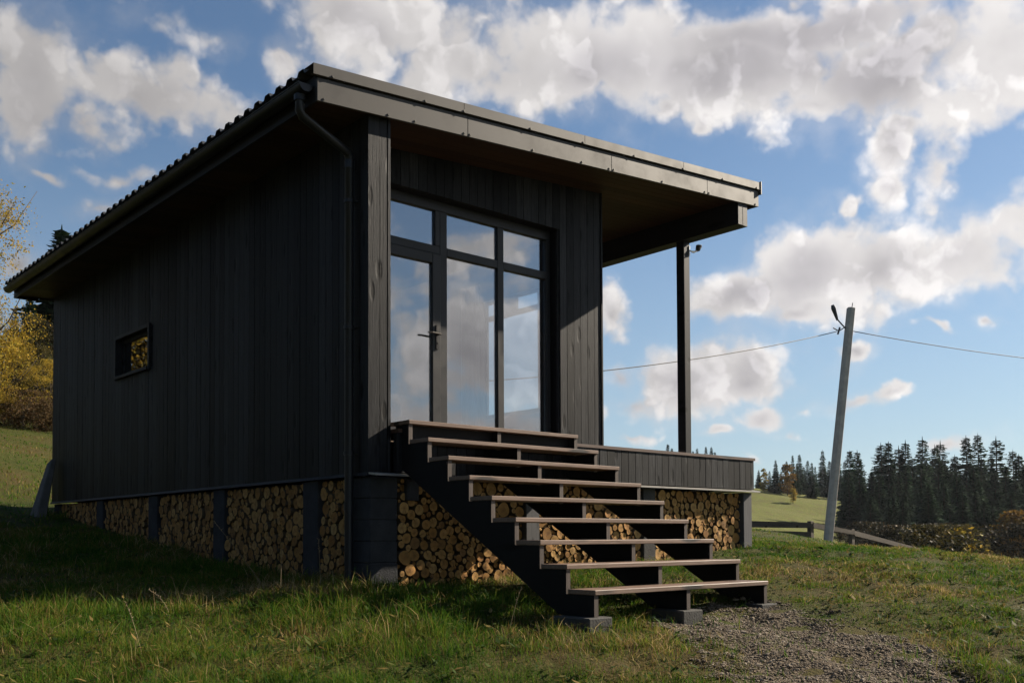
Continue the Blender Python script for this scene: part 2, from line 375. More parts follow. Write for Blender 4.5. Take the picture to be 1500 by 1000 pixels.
# loose pebbles
def pebbles(n):
    x = RNG.uniform(-1.6, 3.2, n * 6); y = RNG.uniform(-6.8, -1.9, n * 6); d = path_d(x, y)
    keep = RNG.random(len(x)) < np.clip(.45 - d * 2.6, 0, 1); keep &= d < .35; keep &= ~((y > -2.15) & (x < 2.4))
    x, y = x[keep][:n], y[keep][:n]; n = len(x)
    bm = bmesh.new(); bmesh.ops.create_icosphere(bm, subdivisions=1, radius=1); V0 = np.array([v.co[:] for v in bm.verts]); F0 = np.array([[v.index for v in f.verts] for f in bm.faces]); bm.free()
    s = RNG.gamma(1.5, .0022, n) + .0026; sh = RNG.uniform(.6, 1.3, (n, 3)); sh[:, 2] *= .6
    jit = 1 + RNG.uniform(-.25, .25, (n, len(V0), 1)); V = V0[None] * jit * (s[:, None] * sh)[:, None, :]
    a = RNG.uniform(0, 6.28, n); ca, sa = np.cos(a)[:, None], np.sin(a)[:, None]
    X = V[..., 0] * ca - V[..., 1] * sa + x[:, None]; Y = V[..., 0] * sa + V[..., 1] * ca + y[:, None]; Z = V[..., 2] + (H(x, y) + s * .25 + .004)[:, None]
    F = (F0[None] + (np.arange(n) * len(V0))[:, None, None]).reshape(-1, 3)
    return npmesh('gravel', np.stack([X, Y, Z], -1).reshape(-1, 3), F, M['pebble'])
tag(link('gravel', pebbles(60000)), 'loose brown and grey gravel scattered at the foot of the stairs', 'gravel', kind='stuff')

# ------------------------------------------------------------------ grass blades
def blades(n, rmin, rmax, hmin, hmax, w0, tuftn=0, amin=-34, amax=34, power=1., dry=0., name='grass', path_keep=.05, clump=True, bendy=1., seed=1):
    g = np.random.default_rng(seed)
    a = np.radians(g.uniform(amin, amax, n)); r = (rmin ** power + g.random(n) * (rmax ** power - rmin ** power)) ** (1 / power)
    th = math.atan2(FW[1], FW[0]) - a
    x = CAM[0] + r * np.cos(th); y = CAM[1] + r * np.sin(th)
    fa0 = None
    if tuftn:
        ci = g.integers(0, tuftn, n); ang_ = g.uniform(0, 6.28, n); rad_ = np.abs(g.normal(0, .05, n)) * (.6 + g.random(tuftn) * .9)[ci]
        x = x[ci] + rad_ * np.cos(ang_); y = y[ci] + rad_ * np.sin(ang_); r = r[ci]; fa0 = ang_; hsc = (.5 + g.random(tuftn) * .8)[ci]; tsc = g.normal(0, .22, tuftn)[ci]
    elif clump: x += g.normal(0, .035, n); y += g.normal(0, .035, n)
    inside = (x > -.04) & (x < 5.62) & (y > -.06) & (y < 8.95)
    d = path_d(x, y); keep = ~inside & (g.random(n) < np.clip(.10 + d * 2.2, path_keep, 1))
    tuft = np.sin(x * 3.1 + np.sin(y * 2.2) * 2) * np.sin(y * 3.7 + x) + .6 * np.sin(x * 8.3 - y * 5.1) * np.sin(y * 9.1 + 2)
    keep &= g.random(n) < np.clip(.72 + .3 * tuft, .25, 1)
    x, y, r, tuft = x[keep], y[keep], r[keep], tuft[keep]; n = len(x); z = H(x, y)
    if tuftn: fa0, hsc, tsc = fa0[keep], hsc[keep], tsc[keep]
    hh = (hmin + (hmax - hmin) * g.beta(1.6, 3.5, n)) * (1 + .35 * tuft)
    hh = hh * np.where(x > 2.4, .6, np.clip(.95 - .08 * (x - .2), .6, 1.0)) * np.clip(.75 + .45 * np.sin(x * .9 + 1.3 * np.sin(y * .7)) * np.sin(y * 1.1 + .5 * x), .55, 1.15)
    side = (x < 0.3) & (x > -.5) & (y > -.5) & (y < 9); hh = hh * np.where(side, 1.25, 1.)
    w = w0 * (.6 + .8 * g.random(n)) * np.clip(r / 5., .8, 6)
    az = g.uniform(0, 6.28, n); bend = np.abs(g.normal(.5, .42, n)) * bendy; fa = az + g.normal(0, .8, n)
    if tuftn: fa = fa0 + g.normal(0, .35, n); hh = hh * hsc; az = fa + 1.57 + g.normal(0, .4, n)
    bx, by = np.cos(fa) * bend * hh, np.sin(fa) * bend * hh
    px, py = -np.sin(az) * w * .5, np.cos(az) * w * .5
    L = [0., .45, .8]; V = np.empty((n, 7, 3))
    for i, s in enumerate(L):
        k = (1, .8, .5)[i]; cx = x + bx * s ** 2; cy = y + by * s ** 2; cz = z - .01 + hh * s * (1 - .18 * bend * s)
        V[:, 2*i] = np.stack([cx - px * k, cy - py * k, cz], 1); V[:, 2*i+1] = np.stack([cx + px * k, cy + py * k, cz], 1)
    V[:, 6] = np.stack([x + bx * 1.1, y + by * 1.1, z + hh * (1 - .25 * np.minimum(bend, 1.4))], 1)
    tris = np.array([[0, 1, 3], [0, 3, 2], [2, 3, 5], [2, 5, 4], [4, 5, 6]])
    F = (tris[None] + (np.arange(n) * 7)[:, None, None]).reshape(-1, 3)
    tint = np.repeat(np.clip(g.normal(.40 + dry, .22, n) + (tsc if tuftn else 0), 0, 1), 7)
    return npmesh(name, V.reshape(-1, 3), F, M['grass'], tint)
tag(link('grass', blades(480000, 2.6, 15, .03, .16, .0032, power=1.25, seed=1)), 'short green and straw coloured meadow grass round the cabin', 'grass', kind='stuff')
tag(link('grass', blades(110000, 12, 48, .05, .14, .0040, power=1.1, seed=2)), 'meadow grass on the rise beyond the cabin', 'grass', kind='stuff')
tag(link('grass', blades(110000, 2.7, 17, .06, .19, .0032, tuftn=3600, power=1.35, dry=-.03, bendy=1.5, seed=11)), 'denser tufts of green and yellow grass scattered over the meadow', 'grass', kind='stuff')
def ground_leaves(n):
    g = np.random.default_rng(21); a = np.radians(g.uniform(-33, 33, n)); r = 2.7 + 10 * g.random(n) ** .8; th = math.atan2(FW[1], FW[0]) - a
    ci = g.integers(0, n // 7, n); a, r = a[ci], r[ci]; th = th[ci]
    x = CAM[0] + r * np.cos(th) + g.normal(0, .045, n); y = CAM[1] + r * np.sin(th) + g.normal(0, .045, n)
    keep = ~((x > -.1) & (x < 5.7) & (y > -.1)) & (path_d(x, y) > .05); x, y = x[keep], y[keep]; n = len(x); z = H(x, y) + g.uniform(.015, .075, n)
    L = g.uniform(.012, .038, n)[:, None]; w = L * g.uniform(.3, .5, n)[:, None]; b = g.uniform(0, 6.28, n); up = g.uniform(-.2, .7, n)
    d = np.stack([np.cos(b), np.sin(b), up], 1); q = np.stack([-np.sin(b), np.cos(b), g.uniform(-.3, .3, n)], 1); c = np.stack([x, y, z], 1)
    V = np.stack([c - d * L, c - d * L * .2 + q * w, c + d * L, c - d * L * .2 - q * w], 1)
    return npmesh('ground_leaves', V.reshape(-1, 3), np.arange(n * 4).reshape(-1, 4), M['weed'])
M['weed'] = leafy('broad_weed_leaves', (.035, .065, .016), (.055, .085, .02), (.17, .11, .04), .3, .6, 3.)
tag(link('ground_leaves', ground_leaves(16000)), 'small broad weed leaves and dry fallen leaves low in the grass', 'leaves', kind='stuff')
tag(link('dry_grass', blades(24000, 2.8, 13, .06, .24, .0030, power=1.2, dry=.33, path_keep=.004, bendy=1.6, seed=3)), 'taller dry straw coloured grass leaning among the green', 'dry grass', kind='stuff')

# ------------------------------------------------------------------ the cabin
SL = .077; ZS0 = 2.708                               # underside of the roof: z = ZS0 + SL * x
def zs(x): return ZS0 + SL * x
XL, XRT, YF, YB = -.557, 5.7675, -.078, 8.92          # roof edges
WY, WX, LY = .62, 3.62, 8.856                         # facade plane, house width, rear
ZB = -.459; DZ = -.07                                # underside of the walls, deck top
cabin = empty('cabin', (0, 0, 0), 'black timber clad cabin with a slanting metal roof raised on stacked firewood', 'cabin')
rnd = random.Random(3)
def boards_y(mb, x0, x1, y0, y1, z0, z1, w, holes=(), gap=.006):      # boards on a wall along y
    y = y0
    while y < y1 - .01:
        ye = min(y + w * rnd.uniform(.97, 1.03), y1); segs = [(z0, z1)]
        for a, b, c, d in holes:
            if ye > a + .002 and y < b - .002: segs = [q for s in segs for q in ((s[0], min(s[1], c)), (max(s[0], d), s[1])) if q[1] - q[0] > .01]
        o = rnd.uniform(-.0015, .0015)
        for s in segs: mb.box(x0 + o, x1, y, ye - gap, s[0], s[1])
        y = ye
def boards_x(mb, y0, y1, x0, x1, z0, ztop, w, holes=(), gap=.006, wob=.0015):
    x = x0
    while x < x1 - .01:
        xe = min(x + w * rnd.uniform(.97, 1.03), x1); zt0, zt1 = (ztop(x), ztop(xe)) if callable(ztop) else (ztop, ztop); segs = [(z0, None)]
        for a, b, c, d in holes:
            if xe > a + .002 and x < b - .002: segs = [(z0, c), (d, None)] if c > z0 + .01 else [(d, None)]
        o = rnd.uniform(-wob, wob)
        for s in segs:
            ta, tb = (zt0, zt1) if s[1] is None else (s[1], s[1]); X1 = xe - gap
            mb.hexa([(x, y0+o, s[0]), (X1, y0+o, s[0]), (X1, y1, s[0]), (x, y1, s[0]), (x, y0+o, ta), (X1, y0+o, tb), (X1, y1, tb), (x, y1, ta)])
        x = xe
# left wall, with the small window opening
HL = (4.97, 6.12, 1.12, 1.64)
mb = MB(); boards_y(mb, 0, .022, 0.024, LY, ZB, zs(0) - .004, .118, [HL])
mb.box(.02, .05, .024, HL[0]-.0, ZB+.01, zs(0) - .01); mb.box(.02, .05, HL[1], LY, ZB+.01, zs(0) - .01)
mb.box(.02, .05, HL[0], HL[1], ZB+.01, HL[2]); mb.box(.02, .05, HL[0], HL[1], HL[3], zs(0)-.01)
mb.build('wall', M['black_wood'], cabin)['label'] = 'long side wall of black vertical boards with one small window'
# end of the side wall standing forward of the glazing
mb = MB()
for a, b in ((0, .117), (.121, .193), (.207, .2345)): mb.box(a, b, 0.0, .024, ZB, zs(.1) - .002)
mb.box(.055, .2345, .028, WY, ZB + .01, zs(.05) - .004); mb.box(.193, .207, .012, .03, ZB, zs(.1) - .004)
mb.build('wall_end', M['black_wood'], cabin)
# front wall
HF = (.36, 2.92, DZ, 2.42)
mb = MB(); boards_x(mb, WY, WY + .022, .2345, WX, DZ, lambda x: zs(x) - .004, .108, [HF])
mb.box(.2345, HF[0], WY+.02, WY+.05, DZ, zs(.25)-.01); mb.box(HF[1], WX-.03, WY+.02, WY+.05, DZ, zs(2.9)-.01); mb.box(HF[0], HF[1], WY+.02, WY+.05, HF[3], zs(.3)-.01)
mb.box(HF[1], HF[1]+.022, WY+.05, WY+.17, DZ, HF[3]); mb.box(HF[0]-.022, HF[0], WY+.05, WY+.17, DZ, HF[3]); mb.box(HF[0], HF[1], WY+.05, WY+.17, HF[3], HF[3]+.02)
mb.box(WX-.016, WX+.006, WY-.012, WY+.05, DZ, zs(WX)-.004)
mb.build('wall', M['black_wood'], cabin)['label'] = 'front wall of black boards round the glazed door and windows'
# right and rear walls
HR = (1.62, 2.70, .52, 2.07)
mb = MB(); boards_y(mb, WX - .03, WX, WY + .06, LY, DZ, zs(WX) - .004, .118, [HR]); mb.build('wall', M['black_wood'], cabin)['label'] = 'terrace side wall'
mb = MB(); boards_x(mb, LY, LY + .022, 0, WX, ZB, lambda x: zs(x) - .004, .118, wob=0); mb.build('wall', M['black_wood'], cabin)['label'] = 'rear wall'
# rooms behind the glass
mb = MB(); X0, X1, Y0, Y1 = .06, WX - .04, WY + .20, LY - .02
mb.box(X0, X1, Y1 - .02, Y1, DZ, 2.6)
mb.box(X0, X0 + .02, Y0, HL[0], DZ, 2.6); mb.box(X0, X0 + .02, HL[1], Y1 - .02, DZ, 2.6); mb.box(X0, X0 + .02, HL[0], HL[1], DZ, HL[2]); mb.box(X0, X0 + .02, HL[0], HL[1], HL[3], 2.6)
mb.box(X1 - .02, X1, Y0, HR[0], DZ, 2.6); mb.box(X1 - .02, X1, HR[1], Y1 - .02, DZ, 2.6); mb.box(X1 - .02, X1, HR[0], HR[1], DZ, HR[2]); mb.box(X1 - .02, X1, HR[0], HR[1], HR[3], 2.6)
mb.box(X0, X1, Y0, Y1, 2.602, 2.65)
mb.box(X0+.02, X1-.02, 4.6, 4.7, DZ, 2.6)
mb.build('interior_wall', M['plaster'], cabin)
mb = MB(); mb.box(.03, WX - .03, WY + .02, LY, DZ - .04, DZ - .002); mb.build('floor', M['floorboards'], cabin)
# glazing: frame members
GY = .785
def frame_bar(mb, x0, x1, z0, z1, y0=GY - .03, y1=GY + .04): mb.box(x0, x1, y0, y1, z0, z1)
win = MB()
frame_bar(win, .36, 2.92, 2.317, 2.418); frame_bar(win, 2.858, 2.92, DZ, 2.317); frame_bar(win, .36, .42, DZ, 2.317)
frame_bar(win, 1.36, 1.452, DZ + .05, 2.317); frame_bar(win, 2.14, 2.226, DZ + .05, 2.317)
frame_bar(win, .42, 1.36, 1.868, 1.954); frame_bar(win, 1.452, 2.14, 1.868, 1.954); frame_bar(win, 2.226, 2.858, 1.868, 1.954)
frame_bar(win, 1.36, 2.858, DZ, DZ + .05)
frame_bar(win, 1.30, 1.36, 1.954, 2.317)
wf = win.build('window_frame', M['frame'], cabin, bevel=.004)
def pane(x0, x1, z0, z1, parent, mt=M['glass'], y=GY, name='pane'):
    mb = MB(); mb.box(x0, x1, y, y + .006, z0, z1); return mb.build(name, mt, parent)
for a, b, c, d in ((.42, 1.30, 1.954, 2.317), (1.452, 2.14, 1.954, 2.317), (2.226, 2.858, 1.954, 2.317), (1.452, 2.14, DZ + .05, 1.868), (2.226, 2.858, DZ + .05, 1.868)): pane(a+.001, b-.001, c+.001, d-.001, wf)
door = MB()
for a, b, c, d in ((.425, .53, DZ + .012, 1.862), (1.25, 1.352, DZ + .012, 1.862), (.53, 1.25, 1.762, 1.862), (.53, 1.25, DZ + .012, DZ + .13)): frame_bar(door, a, b, c, d, GY - .052, GY + .02)
do = door.build('door', M['frame'], cabin, bevel=.004); pane(.531, 1.249, DZ + .13, 1.762, do, y=GY - .02)
hd = MB(); hy = GY - .052
hd.box(1.285, 1.318, hy - .012, hy, .88, 1.13); hd.tube([(1.30, hy - .01, 1.03), (1.30, hy - .055, 1.03)], .011, 8); hd.tube([(1.315, hy - .055, 1.03), (1.2, hy - .06, 1.035), (1.15, hy - .055, 1.03)], [.012, .011, .009], 8)
hd.tube([(1.302, hy - .02, .945), (1.302, hy - .001, .945)], .010, 8)
hd.build('handle', M['handle'], do, bevel=.003)
# window in the terrace side wall, seen through the glazing
sw = MB(); sx0, sx1 = WX - .05, WX - .015
def sbar(y0, y1, z0, z1): sw.box(sx0, sx1, y0, y1, z0, z1)
sbar(1.62, 1.67, .52, 2.07); sbar(2.65, 2.70, .52, 2.07); sbar(1.67, 2.65, .52, .57); sbar(1.67, 2.65, 2.02, 2.07); sbar(1.67, 2.65, 1.80, 1.868); sbar(2.06, 2.40, 1.868, 2.02)
so = sw.build('window_frame', M['frame'], cabin, bevel=.003)
for a, b, c, d in ((1.67, 2.65, .57, 1.80), (1.67, 2.06, 1.868, 2.02), (2.40, 2.65, 1.868, 2.02)):
    p = MB(); p.box(sx0 + .012, sx0 + .018, a, b, c, d); p.build('pane', M['glass_side'], so)
# curtain folds beside it
cu = MB(); pts = [(3.50 + .025 * math.sin(i * 1.9), 2.73 + i * .018) for i in range(22)]
cu.add([(x, y, z) for x, y in pts for z in (.0, 2.3)], [(2*i, 2*i+2, 2*i+3, 2*i+1) for i in range(21)]); cm = cu.build('curtain', M['curtain'], cabin, smooth=True)
sm = cm.modifiers.new('thickness', 'SOLIDIFY'); sm.thickness = .004
# small window in the long wall
lw = MB()
y0, y1, z0, z1 = HL
lw.box(-.03, .06, y0 - .03, y0 + .015, z0 - .03, z1 + .03); lw.box(-.03, .06, y1 - .015, y1 + .03, z0 - .03, z1 + .03); lw.box(-.03, .06, y0 + .015, y1 - .015, z1 - .015, z1 + .03); lw.box(-.045, .06, y0 + .015, y1 - .015, z0 - .03, z0 + .012)
lw.box(.062, .10, y0 + .0, y0 + .07, z0, z1); lw.box(.062, .10, y1 - .07, y1, z0, z1); lw.box(.062, .10, y0 + .07, y1 - .07, z0, z0 + .06); lw.box(.062, .10, y0 + .07, y1 - .07, z1 - .06, z1)
lo = lw.build('window_frame', M['beam'], cabin, bevel=.003); lo['label'] = 'dark frame of the small window in the long wall'
p = MB(); p.box(.078, .084, y0 + .07, y1 - .07, z0 + .06, z1 - .06); p.build('pane', M['glass'], lo)
# trim strip under the walls
tr = MB(); tr.hexa([(-.035, -.03, ZB - .03), (.015, -.03, ZB - .03), (.015, LY, ZB - .03), (-.035, LY, ZB - .03), (-.022, -.018, ZB - .002), (.015, -.018, ZB - .002), (.015, LY, ZB - .002), (-.022, LY, ZB - .002)])
tr.build('trim_strip', M['beam'], cabin)

# roof
roof = MB()
def zr(x, d): return ZS0 + SL * x + d
w = .11; y = YF + .03; 
while y < YB - .01:                                   # soffit boards
    ye = min(y + w, YB); roof.hexa([(XL+.02, y, zr(XL+.02, 0)), (XRT-.02, y, zr(XRT-.02, 0)), (XRT-.02, ye-.004, zr(XRT-.02, 0)), (XL+.02, ye-.004, zr(XL+.02, 0)),
                                    (XL+.02, y, zr(XL+.02, .02)), (XRT-.02, y, zr(XRT-.02, .02)), (XRT-.02, ye-.004, zr(XRT-.02, .02)), (XL+.02, ye-.004, zr(XL+.02, .02))]); y = ye
ro = roof.build('soffit', M['soffit'], cabin)
def slab(mb, x0, x1, y0, y1, d0, d1, mi=0):
    mb.hexa([(x0, y0, zr(x0, d0)), (x1, y0, zr(x1, d0)), (x1, y1, zr(x1, d0)), (x0, y1, zr(x0, d0)), (x0, y0, zr(x0, d1)), (x1, y0, zr(x1, d1)), (x1, y1, zr(x1, d1)), (x0, y1, zr(x0, d1))], mi)
rf = MB()                                             # ribbed sheet, ribs running down the slope
slab(rf, XL + .03, XRT - .03, YF + .035, YB - .03, .024, .19)
prof = []; y = YF - .005
while y < YB:
    prof += [(y, .205), (y + .07, .205), (y + .095, .243), (y + .17, .243), (y + .195, .205)]; y += .2
xs_ = (XL - .085, XRT + .0); n = len(prof)
rf.add([(x, a, zr(x, b + t_)) for t_ in (0, .006) for x in xs_ for a, b in prof],
       [(i, i+1, n+i+1, n+i) for i in range(n-1)] + [(2*n+i, 3*n+i, 3*n+i+1, 2*n+i+1) for i in range(n-1)] + [(i, 2*n+i, 2*n+i+1, i+1) for i in range(n-1)] + [(n+i, n+i+1, 3*n+i+1, 3*n+i) for i in range(n-1)])
roofo = rf.build('roof', M['roofing'], cabin)
fa = MB(); FY = YF
segs = [(XL, 1.06), (1.063, 3.05), (3.053, 4.72), (4.723, XRT)]
for a, b in segs: slab(fa, a, b, FY, FY + .03, -.032, .165)
fo = fa.build('fascia', M['fascia'], roofo, bevel=.003); fo['label'] = 'grey brown metal board along the front edge'
ca = MB()
for a, b in [(XL - .05, 1.0), (1.002, 2.62), (2.622, 4.25), (4.252, XRT + .012)]:
    slab(ca, a, b, FY - .022, FY - .016, .178, .272); slab(ca, a, b, FY - .016, FY + .16, .266, .272); slab(ca, a, b, FY - .016, FY + .012, .178, .183)
co_ = ca.build('roof_cap', M['fascia'], roofo, bevel=.002)
en = MB(); slab(en, XRT + .014, XRT + .03, FY - .03, FY + .17, .12, .285); en.build('end_cap', M['roofing'], roofo)
SCM = None
def screw(x, d, yy):
    global SCM
    if SCM is None: q_ = MB(); q_.tube([(0, .002, 0), (0, -.007, 0)], .011, 7); SCM = q_.mesh('screw', M['screw'])
    link('screw', SCM, fo if yy == FY else co_, (x, yy, zr(x, d)))
for x in (-.49, .16, .45, 1.02, 1.09, 1.9, 2.6, 3.02, 3.09, 3.9, 4.68, 4.76, 5.7): screw(x, -.008, FY)
for x in (-.42, .55, 1.0, 1.85, 2.6, 3.4, 4.25, 5.0, 5.7): screw(x, .193, FY - .022)
eb = MB(); eb.box(XL, XL + .02, YF + .03, YB, zs(XL) - .032, zs(XL) + .19); eb.box(XL, XL + .35, YB, YB + .018, zs(XL) - .03, zs(XL) + .18)
slab(eb, XL + .36, XRT, YB, YB + .018, -.03, .18); eb.box(XRT - .02, XRT, YF + .03, YB, zs(XRT) - .03, zs(XRT) + .19)
eb.build('eave_board', M['beam'], roofo)
# gutter
gu = MB(); gx, gz, gr = XL - .072, 2.775, .066; n = 12; pr = []
for k in range(n + 1): a = math.pi + math.pi * k / n; pr.append((gx + gr * math.cos(a), gz + gr * math.sin(a)))
pr2 = [(gx + (gr - .004) * math.cos(math.pi + math.pi * k / n), gz + (gr - .004) * math.sin(math.pi + math.pi * k / n)) for k in range(n + 1)]
gy0, gy1 = YF + .06, YB + .06; nn = n + 1
gu.add([(a, gy0, b) for a, b in pr] + [(a, gy1, b) for a, b in pr] + [(a, gy0, b) for a, b in pr2] + [(a, gy1, b) for a, b in pr2],
       [(k, k+1, nn+k+1, nn+k) for k in range(n)] + [(2*nn+k, 3*nn+k, 3*nn+k+1, 2*nn+k+1) for k in range(n)] + [(k, 2*nn+k, 2*nn+k+1, k+1) for k in range(n)] + [(nn+k, nn+k+1, 3*nn+k+1, 3*nn+k) for k in range(n)])
gu.prism(pr, 'y', gy0 - .003, gy0); gu.prism(pr, 'y', gy1, gy1 + .003)
gu.tube([(gx - gr, gy0, gz), (gx - gr, gy1, gz)], .008, 6)
guo = gu.build('gutter', M['gutter'], cabin, smooth=False)
for i in range(11):
    y = .45 + i * .82; b = MB()
    for k in range(n): 
        (a0, b0), (a1, b1) = [(gx + (gr + .004) * math.cos(math.pi + math.pi * q / n), gz + (gr + .004) * math.sin(math.pi + math.pi * q / n)) for q in (k, k + 1)]
        b.add([(a0, y, b0), (a1, y, b1), (a1, y + .03, b1), (a0, y + .03, b0)], [(0, 1, 2, 3)])
    b.tube([(gx - gr - .004, y + .015, gz), (XL, y + .015, gz + .04)], .008, 6); b.build('bracket', M['gutter'], guo)
dp = MB(); DX, DY = -.062, .215
dp.tube([(gx, .085, gz - gr + .01), (gx, .085, 2.58), (gx + .03, .10, 2.545), (DX - .03, DY - .012, 2.40), (DX, DY, 2.355), (DX, DY, -.75), (DX, DY, -1.44)], .040, 14)
dp.tube([(gx, .085, gz - gr + .0), (gx, .085, gz - gr - .05)], .052, 12)
for z in (2.33, -.72): dp.tube([(DX, DY, z), (DX, DY, z - .07)], .045, 14)
dpo = dp.build('downpipe', M['gutter'], cabin, smooth=True)
es = dpo.modifiers.new('edges', 'EDGE_SPLIT'); es.split_angle = R(50)
for z in (1.98, .85, -.27):
    c = MB(); c.tube([(DX, DY, z), (DX, DY, z - .03)], .047, 14); c.tube([(DX + .04, DY, z - .015), (.0, DY, z - .015)], .007, 6); c.tube([(DX + .035, DY - .045, z - .015), (DX + .06, DY - .055, z - .015)], .008, 6); c.build('clamp', M['gutter'], dpo)

# terrace deck, beam and post
BXR = 5.567; RY = -.10
dk = MB(); y = RY - .012
while y < 7.9:
    ye = y + .14; dk.box(.24 if y < WY - .1 else WX + .008, BXR + .012, y, ye - .006, DZ - .032, DZ)
    y = ye
dk.build('deck', M['deck_wood'], cabin)
rim = MB(); boards_x(rim, RY, RY + .022, .2365, BXR, ZB, DZ - .034, .112, wob=.002); rim.box(.2365, BXR - .03, RY + .024, RY + .06, ZB + .01, DZ - .04)
boards_y(rim, BXR - .022, BXR, RY + .024, 7.9, ZB, DZ - .034, .112)
rim.build('deck_rim', M['black_wood'], cabin)
fl = MB(); fl.hexa([(-.03, RY - .055, ZB - .034), (BXR + .05, RY - .055, ZB - .034), (BXR + .05, RY + .05, ZB - .02), (-.03, RY + .05, ZB - .02), (-.03, RY - .055, ZB - .020), (BXR + .05, RY - .055, ZB - .020), (BXR + .05, RY + .05, ZB - .003), (-.03, RY + .05, ZB - .003)])
fl.box(BXR - .04, BXR + .05, RY + .052, 7.9, ZB - .02, ZB - .004)
flo = fl.build('flashing', M['flash'], cabin)
bm_ = MB(); bm_.hexa([(5.366, -.055, 2.826), (5.5555, -.055, 2.826), (5.5555, 7.9, 2.826), (5.366, 7.9, 2.826), (5.366, -.055, zs(5.366) - .003), (5.5555, -.055, zs(5.5555) - .003), (5.5555, 7.9, zs(5.5555) - .003), (5.366, 7.9, zs(5.366) - .003)])
bm_.box(5.459, 5.463, -.057, -.054, 2.826, 3.10)
bm_.build('beam', M['beam'], cabin, bevel=.004)
for yy in (.815, 7.6):
    po = MB(); po.box(5.385, 5.505, yy, yy + .13, DZ, 2.825); po.build('post', M['beam'], cabin, bevel=.006)

# foundation pillars
def pillar(x0, x1, y0, y1, mt, courses=0, top=ZB - .036):
    zb_ = min(h1(x0, y0), h1(x1, y0), h1(x0, y1)) - .15; p = MB()
    if courses:
        z = zb_; hgt = (top - zb_) / courses
        for i in range(courses): p.box(x0 + rnd.uniform(0, .004), x1 - rnd.uniform(0, .004), y0 + rnd.uniform(0, .005), y1, z, z + hgt - .006); z += hgt
        p.box(x0 + .012, x1 - .012, y0 + .012, y1 - .01, zb_, top)
    else: p.box(x0, x1, y0, y1, zb_, top)
    return p.build('pillar', mt, cabin, bevel=.006)
pillar(.0, .29, -.03, .26, M['dark_block'], 6)
pillar(1.81, 1.99, -.05, .15, M['grey_post']); pillar(3.56, 3.76, -.05, .15, M['concrete']); pillar(5.40, 5.57, -.06, .15, M['grey_post'])
pillar(BXR - .2, BXR, 3.6, 3.8, M['grey_post']); pillar(BXR - .2, BXR, 7.5, 7.7, M['grey_post'])
LP = [(.86, 1.14), (2.845, 3.12), (4.71, 4.99), (6.62, 6.87), (8.45, 8.75)]
for a, b in LP: pillar(.0, .25, a, b, M['dark_block'])
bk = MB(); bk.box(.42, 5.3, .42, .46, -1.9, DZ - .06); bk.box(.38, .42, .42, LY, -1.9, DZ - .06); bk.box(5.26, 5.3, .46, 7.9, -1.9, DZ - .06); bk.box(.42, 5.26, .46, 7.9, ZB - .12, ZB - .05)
bk.build('light_stop', M['dark'], cabin)  # dark boards added behind the logs to stop light leaking through
ub = MB(); ub.box(.37, .50, -.06, -.01, -.70, ZB - .05); ub.box(.385, .485, -.066, -.06, -.685, ZB - .065); ub.build('utility_box', M['flash'] if False else M['dark_block'], cabin, bevel=.006)

# ------------------------------------------------------------------ staircase
ST = empty('staircase', (1.326, -1.3, -1.6), 'open wooden staircase of nine brown treads on three black stringers', 'staircase')
XS, YS, G_, W_, RI = .2822, -.2076, .2795, 2.0881, .1758
def kid(mb, name, mats, bevel=0):
    mb.v = [(a - 1.326, b + 1.3, c + 1.6) for a, b, c in mb.v]; return mb.build(name, mats, ST, bevel=bevel)
TT = .036
def stringer(x0, x1):
    poly = [(RY - .003, -TT)]
    for i in range(9):
        y = YS - i * G_; poly.append((y, -i * RI - TT)); poly.append((y, -(i + 1) * RI - TT if i < 8 else -1.595))
    low = lambda y: -.5 + .585 * (y + .22)
    yb = (-1.595 + .5) / .585 - .22
    poly += [(yb, -1.595), (RY - .003, low(RY))]
    p = MB(); n = len(poly); p.add([(x0, a, b) for a, b in poly] + [(x1, a, b) for a, b in poly], [tuple(range(n)), tuple(range(2*n-1, n-1, -1))], 0)
    for i in range(n):
        j = (i + 1) % n; riser = 1 if (i % 2 == 1 and i < 18) else 0
        o = len(p.v); p.f.append((i, i + n, j + n, j)); p.m.append(riser)
    kid(p, 'stringer', [M['stringer'], M['stringer_edge']])
for a in (XS, XS + W_ / 2 - .02, XS + W_ - .042): stringer(a, a + .042)
for i in range(9):
    y = YS - i * G_; p = MB(); z = -i * RI + rnd.uniform(-.001, .001)
    d = G_ + (.0 if i else .02)
    p.box(XS - rnd.uniform(.002, .008), XS + W_ + rnd.uniform(.002, .008), y - .014, y + d - .018, z - TT + .001, z); kid(p, 'tread', M['tread'], bevel=.004)
p = MB(); p.box(XS + .045, XS + W_ - .045, RY - .03, RY - .004, -.20, -TT - .002); p.box(XS, XS + W_, RY + .005, RY + .09, DZ + .002, -TT - .001); kid(p, 'gap_board', M['stringer'])  # boards added to close the bright gap under the top tread
# concrete blocks under the stringers
for k, (a, lab) in enumerate(((XS, 'grey concrete block under the near left foot of the staircase'), (XS + W_ / 2 - .02, 'grey concrete block under the middle foot of the staircase'), (XS + W_ - .042, 'concrete block half hidden in grass under the right foot of the staircase'))):
    p = MB(); p.box(-.10, .14, -.19, .19, -.20, 0); o = p.build('concrete_block', M['concrete'], None, bevel=.008, loc=(a + .0, -2.30, -1.597)); tag(o, lab, 'block', 'blocks under the staircase')

